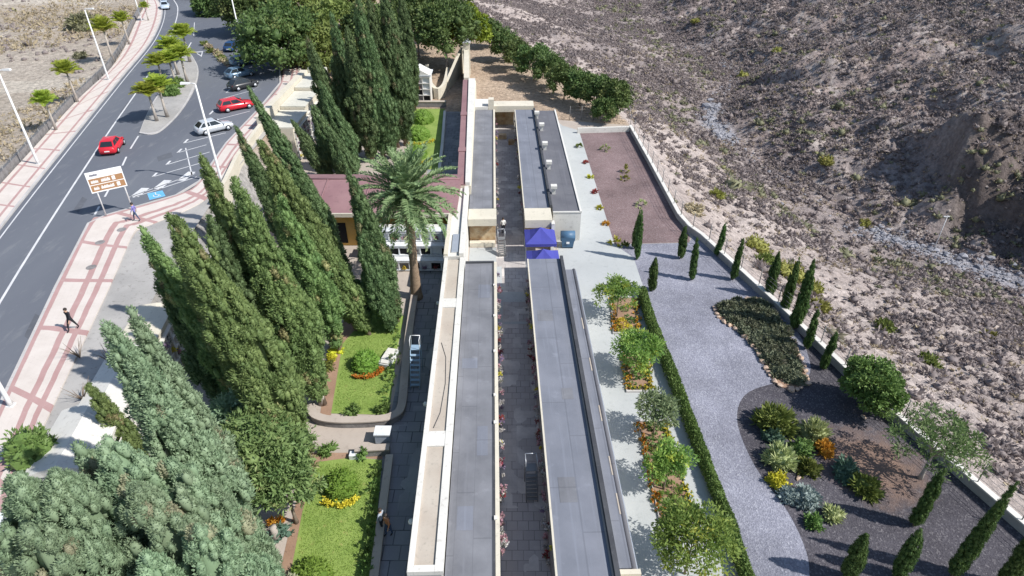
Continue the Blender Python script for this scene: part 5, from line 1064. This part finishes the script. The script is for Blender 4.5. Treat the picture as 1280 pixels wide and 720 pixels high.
for i in range(9):
    a, c = G(256, 55, 4.05), G(286, 82, 4.05); q = a.lerp(c, (i+.5)/9); shrub('dry_plant', q+Vector((rng.uniform(-.4, .4), rng.uniform(-.4, .4), 0)), .75, .7, 180+i, 'straw' if i % 3 else 'olive', 'dry yellowish plant in the bed between the lane and the parked dark cars', 'plant', 'dry plants in the parking bed', n=160, leaf=.3)
# ---------------------------------------------------------------- path trees and planters
PT = [(774, 366, 2.3, 1.55, 'path', 'bright leafy tree in the first planter by the blue canopies', 44), (795, 437, 2.4, 1.65, 'path', 'wide leafy tree in the second planter of the pale path', 60), (822, 512, 2.3, 1.25, 'pale', 'pale airy tree in the middle of the pale path', 34), (836, 578, 2.3, 1.35, 'path', 'light green tree leaning to the hedge over the long planter', 40), (866, 676, 2.7, 2.0, 'path', 'large leafy tree at the bottom of the pale path', 80)]
for i, (x, y, zc, r, fm, lb, ncl) in enumerate(PT):
    g = G(x, y, zc); tree('path_tree', Vector((g.x, g.y, 0)), zc+r*.62, r*1.08, r*.6, 200+i, fm, lb, group='small trees in the pale path', nclump=int(ncl*1.25), leaf=.24, per=70, clump=.36, wide=.38, solid=False, fill=.02, tr=.06, flat=.18, ry=r*.95)
def planter(label, q, seed):
    P = [Vector(G(*p)) for p in q]; c = sum(P, Vector())/4; e = empty('planter_bed', (c.x, c.y, 0), 'kerbed flower bed in the pale path, '+label, 'planter'); ins = [p+(c-p).normalized()*.16 for p in P]; b = MB()
    for i in range(4): a, d, d2, a2 = P[i], P[(i+1) % 4], ins[(i+1) % 4], ins[i]; b.add([(*a[:2], 0), (*d[:2], 0), (*d2[:2], 0), (*a2[:2], 0), (*a[:2], .14), (*d[:2], .14), (*d2[:2], .14), (*a2[:2], .14)], [(4, 5, 6, 7), (0, 1, 5, 4), (2, 3, 7, 6), (1, 2, 6, 5), (3, 0, 4, 7)])
    b.build('kerb', M['kerb'], e); MB().quad(*[(p.x, p.y, .06) for p in ins]).build('soil', M['soil'], e)
    def row(a, d, fm, lb, sd):
        rg = np.random.default_rng(sd); L = (d-a).length; n = int(L*15); t = rg.uniform(0, 1, n); base = np.array(a)[None]+np.outer(t, np.array(d-a))+np.c_[rg.normal(0, .16, (n, 2)), np.full(n, .1)+rg.uniform(.0, .2, n)]
        D = unit(rg.normal(size=(n*7, 3))+[0, 0, .9]); V, F = blades(np.repeat(base, 7, 0), D, rg.uniform(.08, .17, n*7), .1, rg); nl = n*5; nl = n*9; V2, F2 = blades(np.repeat(base, 9, 0)-[0, 0, .04], unit(rg.normal(size=(nl, 3))), .18, .06, rg)
        c2 = (a+d)/2; V = V-np.array(c2); V2 = V2-np.array(c2); me = mesh_np('flowers', np.r_[V, V2], [np.r_[F, F2+len(V)]], [FO[fm], FO['hedge']], {'v': np.r_[np.repeat(rg.uniform(0, .93, n*7), 4), np.full(len(V2), .4)]}, np.r_[np.zeros(len(F)), np.ones(len(F2))])
        tag(place('flower_row', me, None, c2), lb, 'flowers')
    i4 = [p+(c-p).normalized()*.35 for p in P]
    row(i4[0], i4[3], 'marigold', 'orange flower row on the left side of the '+label[4:], seed); row(i4[1], i4[2], 'yflower' if seed % 2 else 'marigold', ('yellow' if seed % 2 else 'orange')+' flower row on the right side of the '+label[4:], seed+50)
    if seed % 3: row(i4[3], i4[2], 'yflower', 'yellow flower row at the near end of the '+label[4:], seed+90)
planter('the square planter near the blue canopies', [(763, 372), (796, 372), (800, 418), (766, 418)], 302); planter('the square planter in the middle', [(776, 440), (808, 440), (817, 491), (783, 491)], 301); planter('the long planter', [(796, 526), (832, 526), (871, 656), (825, 656)], 303)
UG = [shrub_mesh(.34, .4, 500+k, FO[f], n=150, leaf=.15, spiky=.5, core=False) for k, f in enumerate(('path', 'hedge', 'yflower'))]
rgu = random.Random(3)
for x0, y0, x1, y1, w, n, nm in ((780, 380, 783, 412, 9, 7, 'square planter near the blue canopies'), (792, 448, 798, 484, 10, 8, 'middle square planter'), (814, 532, 846, 648, 11, 17, 'long planter')):
    for k in range(n):
        t = rgu.random(); g = G(x0+(x1-x0)*t+rgu.uniform(-w, w), y0+(y1-y0)*t); g.z = .06; j = rgu.choice((0, 0, 1, 1, 2)); o = place('low_plant', UG[j], None, g, rgu.uniform(0, 6)); s = rgu.uniform(.7, 1.3); o.scale = (s, s, s)
        tag(o, ('low fresh green', 'low dark green', 'low yellow flowering')[j]+' plant on the soil of the '+nm, 'plant', ('fresh green', 'dark green', 'yellow')[j]+' plants in the '+nm)
# hedge
hp = np.array([tuple(G(x, y, .7)[:2]) for x, y in ((803, 360), (815, 400), (835, 450), (858, 510), (885, 580), (912, 650), (935, 718), (948, 760))]); hp = spline(hp, 8)
e = empty('hedge', (*hp[len(hp)//2], 0), 'clipped green hedge between the pale path and the grey gravel', 'hedge'); off = np.array([*hp[len(hp)//2], 0])
rg = np.random.default_rng(9); s = np.r_[0, np.cumsum(np.hypot(*np.diff(hp, axis=0).T))]; n = 9000; q = rg.uniform(0, s[-1], n); X, Y = np.interp(q, s, hp[:, 0]), np.interp(q, s, hp[:, 1]); an = rg.uniform(0, math.pi, n); wv = .8+.35*fbm(q*.8, q*0, 3, 4)
P = np.stack([X+.36*wv*np.cos(an), Y+rg.normal(0, .05, n), .12+.75*wv*np.sin(an)**.6], 1)-off; D = unit(np.stack([np.cos(an), rg.normal(0, .6, n), np.sin(an)+.3], 1)+rg.normal(0, .5, (n, 3)))
V, F = blades(P-D*.06, D, rg.uniform(.12, .22, n), .1, rg); nC = 330; qc = np.linspace(0, s[-1], nC); C = np.stack([np.interp(qc, s, hp[:, 0]), np.interp(qc, s, hp[:, 1]), np.full(nC, .42)], 1)-off
V, Fs, v = join_parts([(V, F, np.repeat(np.clip(fbm(q*1.1, an, 3, 2)+rg.normal(0, .12, n), 0, .84), 4)), (*lumps(C, np.full(nC, .34), rg, 1.2, .12), .3)])
place('foliage', mesh_np('foliage', V, Fs, FO['hedge'], {'v': v}), e)
# ---------------------------------------------------------------- garden shrubs, stone rimmed bed
for i, (x, y, r, rz, fm, lb, sp, lf) in enumerate([(968, 528, 1.35, 1.5, 'olive', 'large spiky olive green shrub at the head of the shrub group', .9, .5), (1017, 540, .95, 1.1, 'cream', 'spiky yellow green shrub next to the tree shadow', .9, .5), (1030, 560, .6, .8, 'orange', 'orange leaved shrub at the edge of the shrub group', .6, .3), (966, 545, .75, .9, 'teal', 'small blue green shrub behind the pale variegated one', .3, .25),
        (1003, 560, .85, .8, 'hedge', 'dark green shrub in the middle of the shrub group', .3, .25), (974, 574, 1.0, 1.15, 'cream', 'pale variegated spiky shrub above the yellow one', .9, .45), (1011, 584, .75, .7, 'olive', 'pale olive shrub right of the variegated one', .6, .35), (973, 600, .75, .75, 'gold', 'bright yellow rounded shrub on the gravel edge', .3, .22),
        (1007, 622, .95, .95, 'silver', 'large silvery blue shrub below the yellow one', .4, .28), (985, 618, .6, .65, 'silver', 'small silvery shrub between the yellow and the large silvery one', .4, .28), (1018, 651, .6, .55, 'hedge', 'small dark green shrub lowest in the shrub group', .4, .25), (1042, 642, .55, .6, 'cream', 'small pale shrub beside the lowest dark green one', .8, .35), (1056, 590, .85, 1.2, 'teal', 'loose blue green shrub left of the brown soil', .4, .35), (1082, 608, .95, 1.1, 'olive', 'yellowish olive shrub on the brown soil edge', .8, .4)]):
    g = G(x, y, .3); g.z = .012; shrub('garden_shrub', g, r*.85, rz*.9, 230+i, fm, lb, 'shrub', n=int(520*r*r+200), leaf=lf*.8, spiky=sp, wide=.3 if sp > .7 else .5)
g = G(1090, 482, 2.0); tree('round_tree', Vector((g.x, g.y, 0)), 3.6, 1.85, 1.75, 260, 'hedge', 'dense round dark green tree beside the white wall', nclump=120, leaf=.24, per=110, clump=.24, wide=.5, tr=.12, fill=.2, solid=False)
g = G(1172, 545, 3.2); tree('feathery_tree', Vector((G(1150, 598).x, G(1150, 598).y, 0)), 4.3, 2.5, 1.1, 261, 'airy', 'feathery spreading tree leaning over the white wall', nclump=70, leaf=.26, per=60, clump=.3, wide=.28, solid=False, flat=.25, tr=.12, nl=9, bark='paleTrunk', fill=.1)
def bedring():
    ring = spline([G(x, y, .1)[:2] for x, y in [(893, 384), (920, 376), (955, 375), (980, 408), (1004, 455), (1008, 478), (990, 487), (966, 474), (948, 440), (925, 415), (900, 398), (893, 384)]], 6); return ring[:-1]
ring = bedring(); tag(sheet('bed_soil', [tuple(p) for p in ring], .03, M['soil']), kind='structure'); rg = np.random.default_rng(4)
import itertools
cc = ring.mean(0); pr_ = [shrub_mesh(.62, .55, 270+k, FO['bed'], n=420, leaf=.22, spiky=.4) for k in range(3)]; k = 0
for gx in np.arange(ring[:, 0].min(), ring[:, 0].max(), .72):
    for gy in np.arange(ring[:, 1].min(), ring[:, 1].max(), .8):
        x, y = gx+rg.uniform(-.25, .25), gy+rg.uniform(-.25, .25); ins = False; n = len(ring)
        for i in range(n):
            (x0, y0), (x1, y1) = ring[i], ring[(i+1) % n]
            if (y0 > y) != (y1 > y) and x < (x1-x0)*(y-y0)/(y1-y0)+x0: ins = not ins
        if ins and np.min(np.hypot(*(ring-[x, y]).T)) > .3:
            o = place('low_shrub', pr_[k % 3], None, (x, y, .03), rg.uniform(0, 6)); s = rg.uniform(.75, 1.2); o.scale = (s, s, s*rg.uniform(.7, 1.1)); k += 1
            tag(o, 'low dull green shrub planted inside the stone rimmed bed', 'shrub', 'low shrubs in the stone rimmed bed')
iv, fi = ico()
def rockmesh(seed):
    r2 = np.random.default_rng(seed); V = iv*r2.uniform(.7, 1.2, (len(iv), 1))*np.array([1, .75, .6]); return mesh_np('rock', V, [fi], M['rock'])
rk = [rockmesh(k) for k in range(4)]; rs = np.r_[0, np.cumsum(np.hypot(*np.diff(np.r_[ring, ring[:1]], axis=0).T))]; pr2 = np.r_[ring, ring[:1]]; q = 0
while q < rs[-1]:
    x, y = np.interp(q, rs, pr2[:, 0]), np.interp(q, rs, pr2[:, 1]); s = rg.uniform(.17, .38); o = place('rim_stone', rk[int(q*7) % 4], None, (x, y, .1), rg.uniform(0, 6)); o.scale = (s, s, s*.9); tag(o, 'pale pinkish stone on the rim of the planted bed', 'stone', 'stones round the planted bed'); q += s*2.0
for i, (x, y, lb) in enumerate([(1000, 588, 'pale stone between the variegated shrub and the olive one'), (998, 597, 'pale stone above the large silvery shrub'), (1080, 521, 'small white stone in front of the dense round tree')]):
    o = place('garden_stone', rk[i], None, G(x, y, .08), i); o.scale = (.25, .2, .15); tag(o, lb, 'stone')
# maroon bed plants
for i, (x, y, r, rz, fm, lb) in enumerate([(781, 215, .35, 1.0, 'ygreen', 'upright yellow green plant in the middle of the maroon gravel'), (780, 224, .45, .4, 'ygreen', 'low plant at the foot of the upright one in the maroon gravel'), (757, 188, .5, .6, 'cream', 'small agave like plant at the top of the maroon gravel'), (803, 258, .55, .6, 'cream', 'small spiky plant behind the twin young cypresses'), (769, 305, .5, .5, 'gold', 'yellow plant at the near corner of the maroon gravel'),
        (781, 309, .3, .4, 'olive', 'small dark plant beside the yellow one at the gravel corner'), (738, 222, .3, .3, 'gold', 'tiny yellow plant on the left edge of the maroon gravel, upper one'), (744, 241, .3, .3, 'redf', 'tiny red plant on the left edge of the maroon gravel'), (750, 261, .35, .3, 'gold', 'tiny yellow plant on the left edge of the maroon gravel, lower one'), (757, 281, .25, .25, 'orange', 'tiny orange plant on the left edge of the maroon gravel'), (724, 184, .3, .35, 'olive', 'small plant at the far left corner of the maroon gravel'), (732, 204, .2, .2, 'redf', 'tiny dark red plant near the far end of the maroon gravel edge')]):
    g = G(x, y); g.z = .012; k_ = .62 if 720 < x < 760 and y > 190 else 1; shrub('gravel_plant', g, r*k_, rz*k_, 300+i, fm, lb, 'plant', n=170, leaf=.3, spiky=.9, wide=.3, core=False)
# ---------------------------------------------------------------- lawns: shrubs, flowers, grass
for i, (x, y, r, rz, fm, lb) in enumerate([(458, 458, 1.1, 1.35, 'box', 'round bright green bush on the middle lawn'), (428, 611, 1.05, 1.4, 'box', 'round bright green bush on the front lawn'), (390, 725, 1.1, 1.2, 'box', 'bright green bush at the bottom edge of the front lawn'), (529, 152, 1.7, 1.7, 'box', 'round bush on the upper part of the far lawn'), (523, 172, 1.7, 1.7, 'box', 'round bush on the middle of the far lawn'), (521, 195, 1.5, 1.4, 'box', 'round bush on the lower part of the far lawn')]):
    g = G(x, y); g.z = .02; shrub('round_bush', g, r*.95, rz, 330+i, fm, lb, 'bush', n=4200, leaf=.12, spiky=.1, wide=.6)
def ringflowers(px, rx, a0, a1, fm, lb, seed):
    c = G(*px, .05); rg = np.random.default_rng(seed); n = 90; a = rg.uniform(a0, a1, n); C = np.stack([rx*np.cos(a), rx*np.sin(a), rg.uniform(.05, .25, n)], 1)+rg.normal(0, .07, (n, 3)); V, F = blades(np.repeat(C, 6, 0), unit(rg.normal(size=(n*6, 3))+[0, 0, .8]), .15, .1, rg)
    tag(place('flower_ring', mesh_np('flowers', V, [F], FO[fm], {'v': np.repeat(rg.uniform(0, .93, n*6), 4)}), None, c), lb, 'flowers')
ringflowers((458, 458), 1.3, -2.2, -.2, 'marigold', 'arc of orange flowers below the round bush on the middle lawn', 1); ringflowers((428, 611), 1.25, -2.3, -.5, 'yflower', 'arc of yellow flowers below the round bush on the front lawn', 2); ringflowers((521, 197), 2.0, -2.6, -.3, 'yflower', 'arc of yellow flowers on the far lawn near the palm', 3); ringflowers((523, 174), 2.1, -2.6, -.2, 'yflower', 'arc of yellow flowers on the far lawn in the middle', 4)
rm = [shrub_mesh(.3, .75, 350+k, FO['hedge'], n=120, leaf=.16, spiky=.6, core=False) for k in range(3)]
for i in range(26):
    if i < 13: t = i/12; x, y = 496-16*t**2+rng.uniform(-4, 4), 395+118*t; lw = 'middle'
    else: t = (i-13)/12; x, y = 474-14*t+rng.uniform(-4, 4), 585+135*t; lw = 'front'
    g = G(x, y); g.z = .02; o = place('rose_bush', rm[i % 3], None, g, rng.uniform(0, 6)); s = rng.uniform(.7, 1.3); o.scale = (s, s, s); tag(o, f'thin rose bush along the right edge of the {lw} lawn', 'bush', f'rose bushes along the {lw} lawn')
for i, (x, y, r, fm, lb) in enumerate([(420, 443, .55, 'gold', 'yellow flowering plant on the brown bed by the middle lawn, upper one'), (411, 460, .5, 'olive', 'olive plant on the brown bed by the middle lawn'), (412, 452, .4, 'gold', 'yellow flowering plant on the brown bed by the middle lawn, lower one'), (440, 515, .5, 'hedge', 'dark plant at the near end of the middle lawn'), (478, 513, .5, 'hedge', 'dark plant at the near right corner of the middle lawn'), (410, 566, .6, 'hedge', 'dark plant in the soil bed by the pink path, left one'), (457, 571, .6, 'hedge', 'dark plant in the soil bed by the pink path, right one'), (345, 655, .4, 'marigold', 'orange flowers in a pot beside the brown bed'), (352, 668, .6, 'teal', 'grey green plant beside the brown bed of the front lawn'), (291, 572, .4, 'marigold', 'orange flowers glimpsed below the rounded trees'), (485, 380, .8, 'hedge', 'dark shrub at the top of the middle lawn by the palm trunk'), (475, 375, .9, 'bed', 'greyish shrub at the top of the middle lawn')]):
    g = G(x, y); g.z = .02; shrub('bed_plant', g, r, r*1.1, 380+i, fm, lb, 'plant', n=220, leaf=.2, spiky=.5)
rg = np.random.default_rng(77); P = []
for q in ([(367, 735), (460, 735), (474, 580), (440, 577), (398, 583), (381, 640)], [(417, 514), (483, 516), (493, 440), (502, 397), (466, 391), (432, 430)]):
    Q = np.array(gp(q)); lo, hi = Q.min(0), Q.max(0); S = rg.uniform(lo, hi, (12000, 2)); ins = np.zeros(len(S), bool)
    for i in range(len(Q)):
        (x0, y0), (x1, y1) = Q[i], Q[(i+1) % len(Q)]; c = ((y0 > S[:, 1]) != (y1 > S[:, 1])) & (S[:, 0] < (x1-x0)*(S[:, 1]-y0)/(y1-y0+1e-9)+x0); ins ^= c
    P.append(np.c_[S[ins], np.full(ins.sum(), .02)])
P = np.concatenate(P); V, F = blades(P, unit(rg.normal(0, .6, (len(P), 3))+[0, 0, .8]), rg.uniform(.05, .11, len(P)), .03, rg)
tag(place('lawn_grass', mesh_np('grass', V, [F], FO['grass'], {'v': np.repeat(fbm(P[:, 0]*.8, P[:, 1]*.8, 3, 6), 4)})), kind='stuff')
# ---------------------------------------------------------------- scrub on the slopes, boulders, dry field
def inview(X, Y, Z, m=60):
    dep = Y*math.cos(PITCH)+(CAMH-Z)*math.sin(PITCH); px = 640+FPX*X/dep; py = 360+FPX*((CAMH-Z)*math.cos(PITCH)-Y*math.sin(PITCH))/dep; return (dep > 5) & (px > -m) & (px < 1280+m) & (py > -m) & (py < 720+m)
def scrub(name, n, xr, yr, mask, size, fm, seed, k=20, leaf=.32, core=.5):
    rg = np.random.default_rng(seed); X = rg.uniform(*xr, n); Y = rg.uniform(*yr, n); Z, rav, d1, d2, rt = height(X, Y); w = mask(X, Y, rav, d1, d2, rt); keep = (rg.uniform(size=n) < w) & inview(X, Y, Z); X, Y, Z = X[keep], Y[keep], Z[keep]; n = len(X)
    s = size*rg.lognormal(0, .38, n)*(.8+.5*fbm(X*.1, Y*.1, 2, 3)); C = np.stack([X, Y, Z], 1); pv = np.clip(.15+.7*fbm(X*.08, Y*.08, 3, seed)+rg.normal(0, .16, n), 0, 1); parts = []
    if core: parts.append((*lumps(C+np.c_[X*0, X*0, s*.15], s*core, rg, .8, .35), np.repeat(pv, len(iv))))
    D = unit(rg.normal(size=(n, k, 3))+np.array([0, 0, .55])); D[..., 2] = np.abs(D[..., 2]); P_ = C[:, None]+D*(s[:, None]*rg.uniform(.3, .75, (n, k)))[..., None]*np.array([1, 1, .75]); D2 = unit(D+rg.normal(size=D.shape)*.5); L = (s[:, None]*leaf*rg.uniform(.7, 1.6, (n, k))).ravel()
    V, F = blades(P_.reshape(-1, 3), D2.reshape(-1, 3), L, L*.45, rg); parts.append((V, F, np.repeat(np.repeat(pv, k), 4))); V, Fs, v = join_parts(parts); print(name, n); tag(place(name, mesh_np(name, V, Fs, FO[fm], {'v': v}, smooth=True)), kind='stuff')
def m_main(X, Y, rav, d1, d2, rt):
    f = fbm(X*.11, Y*.11, 4, 15); g = fbm(X*.035, Y*.035, 3, 25); t_ = d1/(d1+d2+1e-6); w = np.where(rt, .25+.75*sstep(.30, .52, f), (.22+.78*sstep(.36, .54, f))*np.maximum(.62*sstep(.5, 6, d1), np.maximum(sstep(.40, .54, g)*sstep(4, 24, d1), sstep(.35, .65, t_)))); return w*rav*np.where((Y > 82) & (Y < 118) | (Y > 140), 1, sstep(.4, 2.5, d2))
scrub('slope_scrub', 230000, (-45, 210), (12, 300), m_main, .40, 'scrub', 3, 18, .5, .5)
def m_green(X, Y, rav, d1, d2, rt): f = fbm(X*.06, Y*.06, 4, 35); return rav*(np.exp(-((d2-9)/8)**2)*.55*sstep(.38, .58, f)+np.where(rt, .07, .01)+.6*np.exp(-(((X-60)/14)**2+((Y-76)/9)**2))*rt)*sstep(2, 4, d2)
scrub('green_scrub', 30000, (8, 190), (12, 260), m_green, .62, 'scrubgreen', 4, 20, .4, .5)
def m_small(X, Y, rav, d1, d2, rt): return rav*sstep(.3, .6, fbm(X*.2, Y*.2, 3, 45))*sstep(1, 3, d1)*.8
scrub('dry_tufts', 30000, (12, 150), (15, 190), m_small, .26, 'straw', 5, 10, .6, False)
def m_field(X, Y, rav, d1, d2, rt): f = np.interp(Y, SWL[:, 1], SWL[:, 0])-X; return (f > .6)*sstep(.4, .6, fbm(X*.09, Y*.09, 4, 55))*.8
scrub('field_scrub', 9000, (-160, -45), (40, 260), m_field, .42, 'scrub', 6, 14)
def m_straw(X, Y, rav, d1, d2, rt): f = np.interp(Y, SWL[:, 1], SWL[:, 0])-X; return (f > .4)*(f < 40)*sstep(.38, .55, fbm(X*.07, Y*.07, 4, 65))
scrub('dry_grass', 22000, (-130, -45), (40, 200), m_straw, .25, 'straw', 7, 8, .9, False)
rg = np.random.default_rng(8); n = 5200; q = rg.integers(2, len(BED)-5, n); t = rg.uniform(0, 1, n)[:, None]; C = BED[q]*(1-t)+BED[q+1]*t+rg.normal(0, 1, (n, 2))*(1+.6*(BED[q, 1:2] < 82)); Z = height(C[:, 0], C[:, 1])[0]; kp = inview(C[:, 0], C[:, 1], Z) & (rg.uniform(size=n) < np.where((C[:, 1] > 83) & (C[:, 1] < 117), .05, np.where(C[:, 1] > 140, .15, 1))); C, Z = C[kp], Z[kp]; s = .17*rg.lognormal(0, .5, len(C)); V, F = lumps(np.c_[C, Z+s*.2], s, rg, .7, .35)
M['boulder'] = worn('river_boulder', (.21, .21, .235), (.30, .30, .325), (.40, .39, .39), .6, 2, .95, .5); tag(place('river_boulders', mesh_np('boulders', V, [F], M['boulder'])), kind='stuff')
n = 16000; X = rg.uniform(20, 200, n); Y = rg.uniform(15, 280, n); Z, rav, d1, d2, rt = height(X, Y); kp = rav & inview(X, Y, Z) & (fbm(X*.07, Y*.07, 4, 95) > .47) & (d1 > 3); X, Y, Z = X[kp], Y[kp], Z[kp]; s = .11*rg.lognormal(0, .5, len(X)); V, F = lumps(np.c_[X, Y, Z+s*.1], s, rg, .65, .4)
M['srock'] = worn('slope_stone', (.30, .25, .22), (.42, .36, .32), (.52, .46, .42), .4, 2, .95, .5); tag(place('slope_stones', mesh_np('stones', V, [F], M['srock'])), kind='stuff')
# distinct bushes
def ground_at(x, y):
    z = 0.0
    for _ in range(30): g = G(x, y, z); z = .5*z+.5*float(height(g.x, g.y)[0])
    g = G(x, y, z); return Vector((g.x, g.y, float(height(g.x, g.y)[0])))
for i, (x, y, r, rz, fm, lb) in enumerate([(945, 312, 1.6, 1.5, 'ygreen', 'yellow green spurge bush outside the wall near its bend'), (985, 345, 1.8, 1.5, 'ygreen', 'yellow green spurge bush outside the wall behind the leaning young cypress'), (1012, 362, 1.3, 1.1, 'ygreen', 'yellow green spurge bush outside the wall behind the tallest young cypress'), (958, 330, 1.2, 1.0, 'olive', 'olive bush outside the wall between the spurge bushes'), (896, 246, 1.0, 1.0, 'ygreen', 'lone yellow green bush on the pale slope above the wall'),
        (866, 265, 1.2, 1.0, 'straw', 'dry straw coloured bush outside the wall at its bend'), (1022, 385, 1.0, .8, 'ygreen', 'small spurge bush outside the wall above the round tree'), (1033, 203, 1.4, 1.2, 'ygreen', 'bright yellow green bush on the far slope'), (1080, 282, 1.1, 1.0, 'ygreen', 'green bush at the edge of the stony stream bed'), (870, 28, 2.0, 1.4, 'ygreen', 'yellow green bush high up beside the gully'), (929, 96, 1.8, 1.4, 'ygreen', 'yellow green bush above the stony gully'), (972, 65, 1.8, 1.4, 'ygreen', 'bright bush on the far hillside above the gully'), (1236, 421, .7, .5, 'ygreen', 'small yellow bush low on the slope at the right'), (1162, 455, 1.0, .7, 'olive', 'olive tuft on the pale slope above the feathery tree'), (1105, 410, 1.0, .7, 'olive', 'olive tuft on the pale slope above the round tree')]):
    shrub('slope_bush', ground_at(x, y)-Vector((0, 0, .1)), r, rz, 400+i, fm, lb, 'bush', n=600, leaf=.3, spiky=.4)
g = ground_at(107, 36); shrub('dry_bush', g, 3.2, 2.6, 430, 'scrubgreen', 'large dry bush in the field behind the small palms', 'bush', n=1600, leaf=.6, spiky=.3); g = ground_at(101, 72); shrub('dry_bush', g, 1.1, .9, 431, 'scrubgreen', 'small grey green bush in the dry field beside the lamp', 'bush', n=400, leaf=.35, spiky=.3)
g = ground_at(1167, 312); mp = empty('marker_pole', g, 'thin pale pole standing by the stream bed', 'pole'); b = MB(); b.tube([g, g+Vector((0, 0, 5.2))], [.07, .05], 6); b.build('pole', M['pole'], mp); MB(Matrix.Translation(g)).box(-.5, .3, -.05, .05, 5.0, 5.12).build('cross_arm', M['pole'], mp)
for i, (x, y, lb) in enumerate([(80, 447, 'bare dry shrub on the dirt strip beside the white niche roof'), (84, 500, 'bare dark branched shrub on the dirt strip near the round bush'), (118, 452, 'dry flowering shrub at the end of the niche roof')]):
    g = G(x+20, y, 4.04); rgb = random.Random(i); b = MB()
    for k in range(14):
        a = rgb.uniform(0, 6.28); l = rgb.uniform(.5, 1.2); q = Vector((math.cos(a)*l*.7, math.sin(a)*l*.7, l)); b.tube([(0, 0, 0), q*.5+Vector((rgb.uniform(-.1, .1), 0, .1)), q], [.03, .02, .006], 4)
    o = place('bare_shrub', b.mesh('branches', M['bark']), None, g); tag(o, lb, 'shrub')
